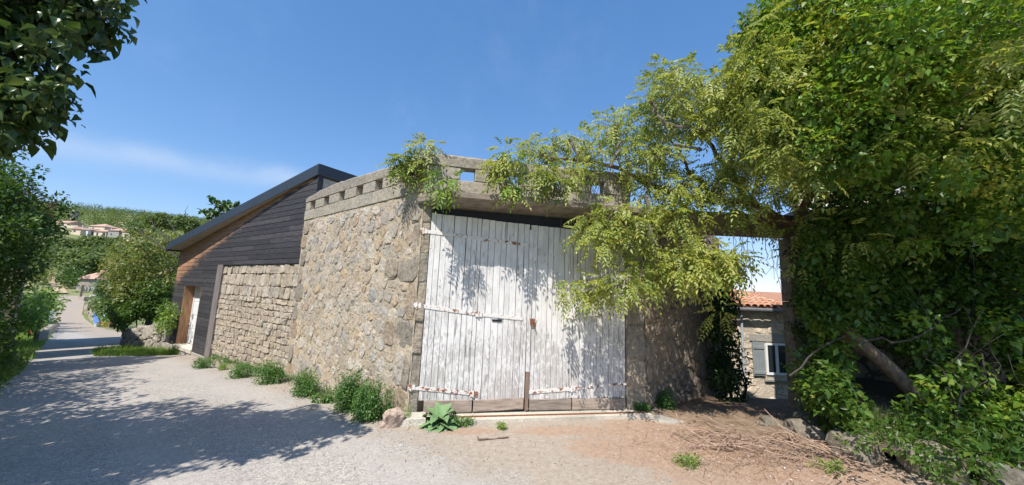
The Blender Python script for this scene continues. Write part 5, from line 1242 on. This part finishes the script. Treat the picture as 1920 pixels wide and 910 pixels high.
# ------------------------------------------------------------------ grass verges, litter, twigs
f = Fol(); P = []
while len(P) < 7500:
    s_ = random.uniform(12.2, 18.9); t_ = random.uniform(-.3, np.interp(s_, SR, TR) + .25); q = xy(s_, t_)
    if (q - np.array(TA)) @ TW.n[:2] < .05 or random.random() > .75 + 1.6 * nz3(s_ * 1.3, t_ * 2.0): continue
    P.append((q[0], q[1], G(*q)))
P = np.array(P); D = np.array([0, 0, 1]) + rng.normal(size=P.shape) * .38; V, F = leaves(P, D, rdir(len(P)), (.10 + .30 * rng.random(len(P)) ** 1.5) * np.array([.75 + .7 * nz3(x * 1.7, y * 1.7) for x, y, _ in P]).clip(.4, 1.3), .015, T_BLADE); f.add(V, F)
o = f.build('verge_grass', LM_GRASS); o['label'] = 'lush grass verge below the dry-stone terrace wall'
f = Fol(); P = []
for s_ in rng.uniform(-2, 60, 9000): t_ = np.interp(s_, SL, TL) + random.uniform(-.15, 1.4); q = xy(s_, t_); P.append((q[0], q[1], G(*q)))
P = np.array(P); D = np.array([0, 0, 1]) + rng.normal(size=P.shape) * .45; V, F = leaves(P, D, rdir(len(P)), .12 + .2 * rng.random(len(P)), .018, T_BLADE); f.add(V, F)
o = f.build('roadside_grass', LM_GRASS); o['label'] = 'rough grass along the left edge of the lane'
def scatter(name, label, n, gen, L, W, mat, zz=.012, flat=.25):
    P = np.array([gen() for _ in range(n)]); P = np.array([(x, y, G(x, y) + zz) for x, y in P]); D = rng.normal(size=(n, 3)) * np.array([1, 1, flat]); N = np.array([0, 0, 1.0]) + rng.normal(size=(n, 3)) * .4
    V, F = leaves(P, D, N, L * (.5 + rng.random(n)), W, T_LAN); o = np_mesh(name, V, F, mat, None, False, 'stuff'); o['label'] = label
def g_lit():
    while True:
        x, y = 3.1 + random.gauss(0, .85), 4.85 + random.gauss(0, .5)
        if y < 6.2 and x < 4.6 and x > .9: return x, y
scatter('leaf_litter', 'reddish brown fallen flower litter under the wisteria', 9000, g_lit, .015, .008, LM_DRY)
scatter('fallen_petals', 'scattered pale lilac petals on the litter', 170, g_lit, .018, .014, leaf_mat('petal', [(.62, .58, .72), (.75, .72, .80)], .6, .2), .02)
def g_foot():
    s_ = random.uniform(-.3, 9); t_ = abs(random.gauss(0, .35)) + np.interp(s_, [0, 5, 10], [-.1, -.1, -.2]); return xy(s_, t_)
scatter('dry_debris', 'dry leaf bits along the foot of the lane wall', 900, g_foot, .03, .014, LM_DRY)
mb = MB()
for i in range(900):
    if i % 3: x, y = random.uniform(-2.5, 2.6), random.uniform(4.0, 5.9)
    else: x, y = xy(random.uniform(0, 9), abs(random.gauss(0, .5)))
    r = random.uniform(.005, .014); z = G(x, y) + .008; a = random.uniform(0, 3)
    P = [(x + r * math.cos(a + k * 2.1), y + r * math.sin(a + k * 2.1), z + r * random.uniform(.0, .6)) for k in range(3)] + [(x + r * .2, y, z + r)]
    mb.add(P, [(0, 1, 3), (1, 2, 3), (2, 0, 3)])
M_GRV = stone_mat('loose_chipping', [(.40, .37, .33), (.32, .29, .26), (.46, .42, .36), (.25, .23, .21)], 'isl', False, .1)
o = mb.build('loose_chippings', M_GRV, kind='stuff'); o['label'] = 'loose stone chippings on the forecourt'
# the stick on the road, the pruned branches
tp = at_g(897, 828); tq = at_g(953, 822); t = MB(); pts = limb(t, tp + np.array([0, 0, .018]), tq + np.array([0, 0, .016]), .013, .009, 7, .05, 7)
t.tube([pts[0], pts[0] + np.array([-.01, .01, .03])], .010, .006, 5)
tag(t.build('stick', bark_mat('wet_stick', (.12, .075, .06))), 'short dark stick lying on the asphalt before the gate', 'stick')
for i in range(26):
    x, y = 3.55 + random.gauss(0, .42), 4.95 + random.gauss(0, .28); L = random.uniform(.5, 1.15); a = random.gauss(2.9, .7); mb = MB(); ph = random.uniform(0, 40); K = 8
    rise = random.uniform(.0, .16); up = random.random() < .2
    pts = [np.array([x + (f_ - .5) * L * math.cos(a) + .10 * nz3(f_ * 2.2, ph), y + (f_ - .5) * L * math.sin(a) * .8 + .10 * nz3(f_ * 2.2, ph + 7), .03 + rise * math.sin(math.pi * f_) + (.32 * f_ * f_ if up else 0) + .05 * abs(nz3(f_ * 3, ph + 3))]) for f_ in [k / K for k in range(K + 1)]]
    r = random.uniform(.006, .013); mb.tube(pts, r, r * .45, 6)
    for k in (3, 5, 6):
        if random.random() < .7: q = pts[k]; b_ = a + random.choice((-.8, .8)); mb.tube([q, q + np.array([math.cos(b_) * .12, math.sin(b_) * .12, random.uniform(.0, .08)]), q + np.array([math.cos(b_) * .26, math.sin(b_) * .22, random.uniform(-.01, .1)])], r * .55, r * .25, 4)
    tag(mb.build('dry_branch', BK_DRY, None, True), 'dry pruned wisteria branch in the tangled heap before the boulders', 'branch', 'dry branches heaped on the litter')
mb = MB()
for i in range(420):
    x, y = 3.3 + random.gauss(0, .65), 4.95 + random.gauss(0, .38); a = random.uniform(0, 6.3); L = random.uniform(.08, .35)
    if x > 4.4: continue
    mb.tube([(x, y, .02 + random.uniform(0, .05)), (x + math.cos(a) * L * .5, y + math.sin(a) * L * .5, .03 + random.uniform(0, .07)), (x + math.cos(a) * L, y + math.sin(a) * L, .02 + random.uniform(0, .05))], .0035, .002, 3)
o = mb.build('twig_litter', BK_DRY, kind='stuff'); o['label'] = 'fine dry twigs strewn around the branch heap'

# ------------------------------------------------------------------ trees beside and behind the shed
rob = thing('robinia_tree', 'bushy robinia with faded blossom behind the terrace wall', 'tree', (*xy(23, -.5), -.6)); f, g, s = Fol(), Fol(), MB()
base = np.array([*xy(23, -.6), -.6]); limb(s, base, base + np.array([.2, 0, 2.6]), .16, .11, 6, .05, 8); hb = base + np.array([.2, 0, 2.6])
F1 = [(212, 490), (225, 465), (245, 452), (265, 448), (300, 446), (332, 452), (345, 500), (330, 545), (300, 568), (240, 572), (215, 562), (208, 525)]
for c in spots(F1, 130, 16.5, 21.5, (), 9):
    simple_clump(f, c, random.uniform(.45, .8), 120, .16, .42, T_DIA, .5)
    if random.random() < .6: simple_clump(g, c, random.uniform(.4, .75), 20, .13, .35, T_DIA, .9)
    if random.random() < .3: limb(s, hb, c, .035, .01, 6, .12, 5)
for p, q, r in [((333, 483, 15.2), (300, 462, 15.5), .04), ((300, 462, 15.5), (262, 432, 16), .03), ((322, 455, 15.6), (290, 425, 16), .03), ((290, 425, 16), (275, 400, 16.4), .015), ((262, 432, 16), (250, 405, 16.5), .012), ((330, 440, 16), (310, 405, 16.5), .02), ((352, 415, 18), (348, 395, 18), .012), ((345, 410, 18), (352, 385, 18), .010), ((330, 500, 14.8), (290, 520, 15), .03)]: limb(s, at(*p), at(*q), r, r * .55, 6, .07, 5)
f.build('foliage', LM_ROBIN, rob); g.build('faded_blossom', LM_ROBF, rob); s.build('branch', BK_DARK, rob, kind='stuff')
def shrub(name, label, cat, pgon, n, Y0, Y1, r, nl, L, W, mat, group=None, mind=8, stem=True):
    cs_ = spots(pgon, n, Y0, Y1, (), mind); c0_ = np.mean(cs_, 0); zb = G(c0_[0], c0_[1]); t = thing(name, label, cat, (c0_[0], c0_[1], zb), group); f, s = Fol(), MB()
    for c in cs_: simple_clump(f, c, random.uniform(*r), nl, L, W, T_DIA, .35)
    for c in cs_[::max(1, len(cs_) // 6)]: limb(s, c + np.array([random.uniform(-.3, .3), random.uniform(0, .3), -max(.4, min(.9, c[2] - zb))]), c, .025, .010, 5, .08, 5)
    f.build('foliage', mat, t); (s.build('stem', BK_DARK, t, kind='stuff') if stem else None); return t
shrub('shrub', 'dark green shrubs crowding above the dry-stone terrace wall', 'shrub', [(228, 560), (260, 540), (308, 535), (318, 565), (318, 585), (270, 590), (226, 590), (218, 568)], 60, 16.2, 18.2, (.34, .48), 150, .13, .6, LM_HEDGE)
shrub('creeper', 'green creeper falling over the left end of the terrace wall', 'climbing plant', [(220, 588), (238, 590), (238, 606), (226, 618), (219, 612)], 9, 15.6, 16.4, (.2, .3), 110, .11, .7, LM_DEEP, stem=False)
shrub('shrub', 'small white-flowered bush against the shed corner', 'shrub', [(304, 590), (318, 570), (322, 590), (316, 618), (308, 620), (302, 610)], 10, 13.2, 13.9, (.18, .28), 110, .08, .6, LM_BRIGHT, stem=False)
shrub('yellow_shrub', 'yellow-leaved bush at the foot of the blue sign', 'shrub', [(190, 606), (204, 606), (205, 615), (190, 615)], 9, 42, 43.5, (.25, .4), 60, .16, .6, LM_YEL)
shrub('shrub', 'fresh green bush behind the blue sign post', 'shrub', [(183, 590), (205, 586), (206, 604), (186, 604)], 12, 44.5, 46.5, (.5, .8), 70, .2, .6, LM_BRIGHT)
shrub('shrub', 'golden bush above the low wall by the far lane', 'shrub', [(172, 560), (192, 556), (196, 585), (176, 588)], 14, 58, 62, (.8, 1.2), 70, .3, .6, LM_ROBIN)
shrub('shrub', 'rounded green bushes between the sign and the robinia', 'shrub', [(192, 540), (225, 520), (232, 590), (206, 592), (194, 570)], 22, 34, 42, (.8, 1.3), 80, .3, .6, LM_HEDGE)
shrub('shrub', 'rounded light green bush beside the dirt track at the end of the lane', 'shrub', [(112, 512), (138, 502), (148, 518), (136, 532), (114, 530)], 16, 84, 94, (1.0, 1.6), 90, .5, .6, LM_HEDGE, stem=False, mind=5)
shrub('shrub', 'scrubby green bushes left of the dirt track on the lower slope', 'shrub', [(52, 500), (88, 505), (98, 520), (84, 540), (55, 535)], 20, 84, 98, (1.0, 1.7), 90, .5, .6, LM_ROBIN, stem=False, mind=5)
# tree peeping over the shed roof
pk = thing('fig_tree', 'leafy branch tips of a tree peeping over the grey shed roof', 'tree', (-13.5, 21.5, -1)); f, s = Fol(), MB()
tb = at(440, 470, 21); limb(s, (tb[0], tb[1], -1), at(425, 420, 21), .1, .04, 6, .04, 6)
for p in [(395, 372), (402, 378), (410, 385), (418, 390), (424, 378), (430, 382), (390, 396), (396, 400), (404, 398), (412, 398), (420, 402), (428, 400), (440, 385), (443, 382), (388, 408), (398, 410), (408, 412), (430, 392), (380, 397), (416, 384), (435, 405), (442, 412)]:
    simple_clump(f, at(*p, 21), .12, 16, .19, .85, T_HEART, .5); limb(s, at(425, 420, 21), at(*p, 21), .03, .01, 5, .1, 4)
f.build('foliage', LM_HEDGE, pk); s.build('branch', BK_GREY, pk, kind='stuff')

# ------------------------------------------------------------------ houses casting the two bands of shade over the lane
def stonehouse(name, label, s0, s1, t0, t1, h, mat=M_MORT):
    ff = Frame(xy(s0, t0), U); 
    if ff.n[:2] @ VV > 0: ff = Frame(xy(s0, t0), U, True)
    zb = G(*xy((s0 + s1) / 2, t0)) - .6; t = thing(name, label, 'house', (*xy((s0 + s1) / 2, t0), zb)); L = s1 - s0; D = t1 - t0
    b = MB(); b.fbox(ff, 0, L, -D, -.05, zb - 1, h); b.build('house_body', mat, t); sheet(ff, 0, L, zb, h, 0, 30, 30, .02).build('wall_face', mat, t, True)
    polys = [inset(q, .012) for q in cells([(0, zb), (L, zb), (L, h - .05), (0, h - .05)], throw(0, L, zb, h, [.34, .26, .2], 120))]
    lay(ff, [q for q in polys if q], t, M_LOW, M_LOW_I, lambda p: random.uniform(.02, .05), 220, .015, back=-.1, rough=.02)
    r = MB(); e = .25; z0 = h - .02; P = [ff.p(-e, .35, z0), ff.p(L + e, .35, z0), ff.p(L + e, -D - .35, z0), ff.p(-e, -D - .35, z0), ff.p(-e, -D / 2, z0 + D * .17), ff.p(L + e, -D / 2, z0 + D * .17)]
    r.add(P, [(0, 1, 5, 4), (2, 3, 4, 5), (3, 0, 4), (1, 2, 5), (3, 2, 1, 0)]); r.build('roof', bpy.data.materials['under_tile'], t)
    for a in (L * .3, L * .7):
        w = MB(); w.cbox(ff, a - .5, a + .5, -.02, .05, zb + 1.6, zb + 3.0, .02); w = w.build('window', M_SHUT, t); p = MB(); p.fbox(ff, a - .42, a + .42, .051, .06, zb + 1.68, zb + 2.92); p.build('pane', mG, w)
stonehouse('stone_house', 'stone house half hidden behind the lilac shrub on the left of the lane', 21.6, 30.2, 3.75, 10, 4.6)
stonehouse('stone_house', 'narrow stone house farther left, nearer than the half hidden one', 15.9, 19.5, 4.6, 10, 4.9)

# ------------------------------------------------------------------ things down the lane
def px_box(mb, x0, x1, y0, y1, Y, dep):
    a, b_ = at(x0, y1, Y), at(x1, y0, Y); mb.box(a[0], b_[0], Y, Y + dep, a[2], b_[2])
YS = 43.0
sg = thing('road_sign', 'square blue road sign with a white symbol on a thin pole', 'sign', at(191, 616, YS)); b = MB(); a0, a1 = at(189.5, 617, YS), at(193, 590, YS); b.tube([a0, a1], .035, n=6); b.build('pole', simple('galvanised', (.42, .43, .44), .5), sg)
b = MB(); px_box(b, 189.5, 198.5, 587, 594.5, YS - .06, .03); pn = b.build('sign_panel', simple('sign_blue', (.05, .16, .46), .4), sg)
m = at(194, 591, YS - .065); b = MB(); w = .17
b.add([(m[0] - w, m[1], m[2] - .12), (m[0] + w, m[1], m[2] - .12), (m[0] + w, m[1], m[2] + .01), (m[0], m[1], m[2] + .15), (m[0] - w, m[1], m[2] + .01), (m[0] - w, m[1] + .004, m[2] - .12), (m[0] + w, m[1] + .004, m[2] - .12), (m[0] + w, m[1] + .004, m[2] + .01), (m[0], m[1] + .004, m[2] + .15), (m[0] - w, m[1] + .004, m[2] + .01)], [(0, 1, 2, 3, 4), (9, 8, 7, 6, 5)] + [(i, (i + 1) % 5, 5 + (i + 1) % 5, 5 + i) for i in range(5)]); b.build('symbol', M_WHITE, pn)
b = MB(); q = [at(174, 588, 44), at(178, 588, 44), at(186, 604, 43.5), at(176, 607, 43.6)]; b.add([tuple(p) for p in q] + [(p[0], p[1] + .08, p[2]) for p in q], [(3, 2, 1, 0), (4, 5, 6, 7)] + [(i, (i + 1) % 4, 4 + (i + 1) % 4, 4 + i) for i in range(4)])
tag(b.build('leaning_board', simple('blue_board', (.10, .20, .50), .5)), 'bright blue board leaning against the low wall beyond the side road', 'board')
b = MB(); q = at(181, 611, 43); b.tube([q + np.array([0, 0, -.3]), q + np.array([0, 0, .22])], .17, .21, 12); bn = b.build('bin', simple('white_bin', (.55, .62, .58), .5)); tag(bn, 'pale bin standing at the foot of the blue board', 'bin')
b = MB(); b.tube([q + np.array([0, 0, .222]), q + np.array([0, 0, .27])], .225, .2, 12); b.build('lid', simple('grey_green_lid', (.25, .33, .30), .5), bn)
gt_ = thing('garden_gate', 'dark red double gate in the shade of the shrubs', 'gate', at(212, 616, 38)); b = MB(); px_box(b, 205, 218, 588, 613, 38.6, .1); b.build('gate_recess', M_DARK, gt_)
for k in range(6): b = MB(); px_box(b, 206 + k * 2, 207.8 + k * 2, 596, 615, 38.3, .06); b.build('board', simple('dark_red_paint', (.12, .03, .025), .6) if 'dark_red_paint' not in bpy.data.materials else bpy.data.materials['dark_red_paint'], gt_)
M_PALE = stone_mat('pale_garden_wall', [(.40, .35, .29), (.36, .31, .26), (.44, .39, .33)])
lw = thing('garden_wall', 'low pale garden wall on the right of the far lane', 'wall', at(170, 595, 60)); b = MB()
wp = [at_g(156, 580), at_g(166, 597), at_g(177, 612)]; wp = [p.copy() for p in wp]; tops = [.9, .9, .5]; P = []
for p, h in zip(wp, tops): P += [(p[0] + .1, p[1], p[2] - .4), (p[0] + .1, p[1], p[2] + h), (p[0] + .5, p[1] + .2, p[2] + h), (p[0] + .5, p[1] + .2, p[2] - .4)]
b.add(P, [(i * 4 + k, i * 4 + (k + 1) % 4, (i + 1) * 4 + (k + 1) % 4, (i + 1) * 4 + k) for i in range(2) for k in range(4)] + [(0, 1, 2, 3), (8, 9, 10, 11)]); b.build('wall_body', M_PALE, lw)
b = MB(); px_box(b, 158, 166, 566, 590, 62, 1.0); b.build('end_pillar', M_PALE, lw); b = MB(); px_box(b, 165, 190, 586, 589, 58, 1.2); b.build('coping', M_DARKJ, lw)
b = MB(); P = []
for k in range(9): t = math.pi * k / 8; c = at(172, 558, 70); P += [(c[0] - math.cos(t) * .55, 70, c[2] + math.sin(t) * .45 + .1 * k / 8), (c[0] - math.cos(t) * .55, 71.2, c[2] + math.sin(t) * .45), (c[0] - math.cos(t) * .45, 71.2, c[2] + math.sin(t) * .35), (c[0] - math.cos(t) * .45, 70, c[2] + math.sin(t) * .35)]
b.add(P, [(i * 4 + k, i * 4 + (k + 1) % 4, (i + 1) * 4 + (k + 1) % 4, (i + 1) * 4 + k) for i in range(8) for k in range(4)] + [(0, 1, 2, 3), (32, 33, 34, 35)]); tag(b.build('garden_cover', simple('white_cover', (.75, .75, .80), .5)), 'small white curved cover above the low pale wall', 'cover')
pg = thing('pergola', 'old pergola on a pale post at the bend of the lane', 'pergola', at(150, 560, 78))
b = MB(); px_box(b, 148.5, 152, 535, 557, 78, .5); b.build('post', simple('weathered_post', (.38, .31, .23), .9), pg); b = MB(); px_box(b, 147, 182, 532, 534.5, 78, 2.0); b.build('beam', simple('grey_beam', (.30, .25, .20), .9), pg)
b = MB(); px_box(b, 144, 158, 557, 569, 77.5, 1.5); b.build('plinth', M_PALE, pg); b = MB(); px_box(b, 180, 182.5, 534.6, 560, 79, .5); b.build('post', M_BLACK, pg)
M_HROOF = stone_mat('hill_roof', [(.47, .29, .22), (.43, .26, .20), (.50, .33, .26)], 'isl', False, .2); M_HWALL = simple('hill_render', (.62, .53, .42), .9, 0, .06, .5, 0); M_HGREY = simple('grey_block', (.30, .29, .27), .9, 0, .08, .5, 0); M_HWIN = simple('dark_opening', (.05, .05, .055), .5, b=0)
def gable(b, x0, x1, y0, y1, z0, rise, e=.5, ridge='x', skew=0):
    if ridge == 'x': P = [(x0 - e, y0 - e, z0), (x1 + e, y0 - e, z0), (x1 + e, y1 + e, z0), (x0 - e, y1 + e, z0), (x0 - e, (y0 + y1) / 2, z0 + rise), (x1 + e, (y0 + y1) / 2, z0 + rise)]; f = [(0, 1, 5, 4), (2, 3, 4, 5), (3, 0, 4), (1, 2, 5), (3, 2, 1, 0)]
    elif ridge == 'hip': m = (y1 - y0) / 2; P = [(x0 - e, y0 - e, z0), (x1 + e, y0 - e, z0), (x1 + e, y1 + e, z0), (x0 - e, y1 + e, z0), (x0 + m, (y0 + y1) / 2, z0 + rise), (x1 - m, (y0 + y1) / 2, z0 + rise)]; f = [(0, 1, 5, 4), (2, 3, 4, 5), (3, 0, 4), (1, 2, 5), (3, 2, 1, 0)]
    else: P = [(x0 - e, y0 - e, z0), (x1 + e, y0 - e, z0), (x1 + e, y1 + e, z0), (x0 - e, y1 + e, z0), ((x0 + x1) / 2 + skew, y0 - e, z0 + rise), ((x0 + x1) / 2 + skew, y1 + e, z0 + rise)]; f = [(0, 1, 4), (2, 3, 5), (1, 2, 5, 4), (3, 0, 4, 5), (3, 2, 1, 0)]
    b.add(P, f)
def hblock(t, x0, x1, yt, yb, Y, dep, wall, rise, ridge='x', down=4, wins=(), e=.5):
    a, c = at(x0, yb, Y), at(x1, yt, Y); zt = at((x0 + x1) / 2, yt, Y)[2]; zb = at((x0 + x1) / 2, yb, Y)[2]
    b = MB(); b.box(a[0], c[0], Y, Y + dep, zb - down, zt); b.build('wall', wall, t)
    r = MB(); gable(r, a[0], c[0], Y, Y + dep, zt + .02, rise, e, ridge); r.build('roof', M_HROOF, t)
    for (u0, u1, v0, v1) in wins:
        p, q = at(u0, v1, Y), at(u1, v0, Y); w = MB(); w.box(p[0], q[0], Y - .12, Y + .1, p[2], q[2]); w.build('window', M_HWIN, t)
sh_ = thing('small_house', 'small house with a red tiled roof beside the bend of the lane', 'house', at(162, 535, 88)); hblock(sh_, 143, 182, 523, 536, 88, 6, M_HGREY, 2.2, 'hip', 3)
v = thing('hill_villa', 'long cream villa with terracotta roofs on the hillside', 'house', at(190, 445, 210))
hblock(v, 131, 152, 430, 447, 208, 12, M_HWALL, 1.6, 'y', 6, [(138, 142, 432, 435), (137.5, 140.5, 441.5, 445.5)])
hblock(v, 152.3, 166, 431, 443.5, 210, 10, simple('white_render', (.66, .66, .68), .9, b=0), 1.2, 'x', 6, [(153.5, 156.5, 434, 440)])
hblock(v, 165, 197, 424.5, 431, 222, 9, M_HWALL, 2.3, 'hip', 8, [(168.5, 170.5, 427.5, 430.5), (173, 176, 427, 430)])
hblock(v, 166.5, 200, 434, 443, 212, 9, M_HWALL, 1.6, 'x', 6, [(180.5, 184.5, 436.5, 442), (191.5, 198, 437, 443), (166.8, 176, 435, 441)])
hblock(v, 200.5, 224, 432.5, 447, 211, 11, M_HGREY, 1.9, 'x', 6, [(207.5, 210, 438, 440.5)])
hblock(v, 224.5, 244, 435, 445, 212, 9, M_HWALL, 1.9, 'y', 6, [(234, 240, 439.5, 443)]); hblock(v, 244.5, 282, 438, 447, 213, 9, M_HGREY, 1.2, 'x', 6)
for x_, y_ in ((154.5, 424), (208.5, 429.5), (229.5, 431)): b = MB(); px_box(b, x_ - 1.1, x_ + 1.1, y_ - 2, y_ + 4, 214, .8); b.build('chimney', M_HWALL, v)
h1 = thing('bungalow', 'pale bungalow left of the villa, higher on the slope', 'house', at(112, 424, 235)); hblock(h1, 97, 127, 417.5, 424, 235, 10, M_HWALL, 2.0, 'x', 8, [(114.5, 120, 420, 423.5)]); 
b = MB(); px_box(b, 119, 146, 423.5, 427.5, 232, 6); b.build('terrace_wall', M_HWALL, h1)
h3 = thing('stone_tower', 'ruined pale stone tower among trees near the ridge', 'tower', at(130, 410, 260)); b = MB(); px_box(b, 129, 137.5, 394, 412, 260, 4); b.build('tower_wall', simple('ruin_stone', (.40, .34, .28), .9, 0, .1, .6, 0), h3); b = MB(); px_box(b, 124, 128.8, 398, 408, 259, 4); b.build('broken_wall', M_HWALL, h3); b = MB(); px_box(b, 125.5, 128, 403, 407, 258.8, .3); b.build('window', M_HWIN, h3)
h4 = thing('distant_house', 'low pale-roofed house behind a bare slope above the villa', 'house', at(215, 420, 300)); hblock(h4, 203, 232, 418.5, 421, 300, 9, M_HWALL, 1.4, 'x', 6)
# left of the lane
b = MB(); c = at_g(60, 629); import bmesh as _bm; RB = 5.6 * c[1] / 672; c = c + np.array([0, 0, RB * .85])
bm_ = _bm.new(); _bm.ops.create_uvsphere(bm_, u_segments=20, v_segments=12, radius=RB); 
for v_ in bm_.verts: v_.co.z *= .95; v_.co.y *= .6
me = bpy.data.meshes.new('red_ball'); bm_.to_mesh(me); bm_.free(); me.shade_smooth(); me.materials.append(simple('red_plastic', (.36, .03, .035), .45, b=0)); o = link('red_ball', me); o.location = c; tag(o, 'round red plastic float at the grassy left edge of the lane', 'ball')
b = MB(); b.tube([c + np.array([0, 0, RB * .9]), c + np.array([0, 0, RB + .03])], .03, .025, 8); 
for k in range(8): t = k * .785; b.tube([c + np.array([.022 * math.cos(t), 0, RB + .05 + .022 * math.sin(t)]), c + np.array([.022 * math.cos(t + .785), 0, RB + .05 + .022 * math.sin(t + .785)])], .008, n=4)
b.v = [(x - c[0], y - c[1], z - c[2]) for x, y, z in b.v]; vv = b.build('eyelet', M_BLACK); vv.parent = o
lw2 = thing('edging_wall', 'short low stone wall bordering the garden left of the lane', 'wall', at(80, 628, 22))
for i in range(9):
    p = at(68 + i * 3.1, 631 - i * 2.0, 21 + i * 1.0); b = MB(); b.box(p[0] - .16, p[0] + .16, p[1], p[1] + .35, p[2] - .25, p[2] + .17 + .04 * (i % 3)); b.build('stone', M_PALE, lw2)
mp2 = thing('marker_post', 'slim pale blue marker post at the left lane edge', 'post', at(95, 606, 34)); b = MB(); b.tube([at(95, 606, 34), at(96, 588, 34)], .06, n=6); b.build('post', simple('pale_blue_paint', (.45, .58, .62), .6), mp2); b = MB(); px_box(b, 93, 99, 583, 588, 33.9, .1); b.build('plate', bpy.data.materials['pale_blue_paint'], mp2)
GB = 'garden shrubs left of the lane'
shrub('shrub', 'fresh light green bush overhanging the far left lane edge', 'shrub', [(72, 560), (96, 548), (104, 560), (98, 580), (86, 596), (70, 588)], 20, 36, 46, (.7, 1.1), 90, .30, .6, LM_BRIGHT, GB)
shrub('shrub', 'mid green bush left of the light green one', 'shrub', [(50, 555), (74, 548), (78, 588), (58, 596)], 16, 30, 36, (.6, 1.0), 90, .26, .6, LM_HEDGE, GB)
shrub('shrub', 'leafy young plants in the garden above the red float', 'shrub', [(20, 575), (55, 565), (75, 590), (72, 612), (40, 618), (22, 610)], 22, 19, 22.5, (.35, .6), 100, .17, .5, LM_BRIGHT, GB)
shrub('shrub', 'dark hedge strip trailing along the left lane edge', 'shrub', [(78, 632), (96, 600), (104, 590), (103, 605), (92, 636)], 18, lambda x, y: np.interp(x, [78, 104], [23, 42]), lambda x, y: np.interp(x, [78, 104], [24, 43]), (.3, .5), 90, .14, .6, LM_DEEP, GB, 3)
fl = Fol()
for p in [(102, 615, 33), (101, 622, 31), (104, 608, 36), (98, 618, 30)]: simple_clump(fl, at(*p), .18, 80, .08, .7, T_DIA, lo=.1)
o = fl.build('purple_flowers', leaf_mat('purple_flower', [(.20, .10, .28), (.32, .20, .38)], .6, .2)); o['label'] = 'patch of purple flowers at the left lane edge'
# crowns on the hillside
def crown_mesh(n, seed):
    r = np.random.default_rng(seed); V, F, k = [], [], 0; f = Fol()
    lumps = [(np.array([0, 0, .0]), .72)] + [(unit(r.normal(size=3)) * .5 * np.array([1, 1, .8]), r.uniform(.3, .5)) for _ in range(9)]
    for c, q in lumps:
        m = n // len(lumps); P, d = ball(c, q, m, .7); V, F = leaves(P, d * .5 + rng.normal(size=(m, 3)) * .7, d * .8 + np.array([0, 0, .5]) + rng.normal(size=(m, 3)) * .4, .17, .14, T_DIA); f.add(V, F)
    return np.concatenate(f.V), np.concatenate(f.F)
protos = []
for i in range(4):
    V, F = crown_mesh(1100, 50 + i); o = np_mesh('crown', V, F, LM_HILL); protos.append(o.data); bpy.data.objects.remove(o)
b = MB(); b.tube([(0, 0, -1.8), (0, 0, -.2)], .07, .04, 6); tb_ = b.build('trunk', BK_DARK); tmesh = tb_.data; bpy.data.objects.remove(tb_)
HT = [(125, 486, 115, 4.2, 3.2), (152, 478, 125, 5, 3.4), (180, 474, 130, 6, 3.4), (205, 476, 120, 5, 3.6), (142, 503, 95, 3.8, 3.2), (168, 497, 100, 4.2, 3.0), (190, 492, 100, 4.6, 3.6), (215, 484, 110, 5, 4), (90, 465, 150, 6, 5), (112, 455, 170, 6, 5), (160, 456, 175, 7, 4), (185, 455, 175, 8, 4.5), (230, 460, 150, 7, 5), (260, 430, 160, 6, 5), (290, 420, 190, 7, 6), (310, 415, 190, 7, 6), (270, 418, 210, 7, 6), (75, 480, 130, 6, 5), (105, 440, 200, 5, 4), (350, 420, 150, 6, 5), (88, 470, 140, 4, 3.5)]
for i, (x, y, Y, w, h) in enumerate(HT):
    c = at(x, y, Y); zb = G(c[0], c[1]); t = thing('hillside_tree', 'round green tree on the slope below the hillside houses', 'tree', (c[0], c[1], c[2] - 2.2), 'trees on the lower hillside')
    o = link('crown', protos[i % 4], t); o.matrix_parent_inverse = Matrix(); o.location = (0, 0, 2.2); o.scale = (w, w, h); o.rotation_euler = (0, 0, i * 1.3)
    k = link('trunk', tmesh, t); k.matrix_parent_inverse = Matrix(); k.location = (0, 0, 2.2); k.scale = (w, w, max(h, (c[2] - zb) / 1.7))
f = Fol(); base = [crown_mesh(60, 90 + i) for i in range(8)]; n = 0
V6 = [b_[0] for b_ in base]
while n < 4300:
    if n < 3500: az = R_(random.uniform(-66, -22)); r = 150 + 480 * random.random() ** .8
    else: az = R_(random.uniform(-22, 66)); r = random.uniform(260, 640)
    x, y = r * math.sin(az), r * math.cos(az); px = CX + 672 * x / y if y > 0 else -1
    if nz3(x * .016, y * .016, 5) < -.12 and r < 480: n += .4; continue
    z = G(x, y); w = random.uniform(3.2, 6.5)
    if r < 420 and y > 0:
        v_ = CAMR.T @ np.array([x, y, z + 4 - CAMH]); ppx, ppy = CX - F_PX * v_[0] / v_[2], CY + F_PX * v_[1] / v_[2]
        if 90 < ppx < 290 and 410 < ppy < 462 and r < 395 + 30 * (ppx > 230): n += .3; continue
    k = random.randrange(8); a = random.uniform(0, 6.28); ca, sa = math.cos(a), math.sin(a); q = V6[k]
    W = np.stack([(q[:, 0] * ca - q[:, 1] * sa) * w, (q[:, 0] * sa + q[:, 1] * ca) * w, q[:, 2] * w * random.uniform(.75, 1.1)], 1)
    # leaf size grows so that a far crown still reads as foliage
    f.add(W * np.array([1, 1, 1]) + np.array([x, y, z + w * .55]), base[k][1]); n += 1
o = f.build('hillside_wood', LM_HILL); o['label'] = 'scrubby green wood covering the far hillside'
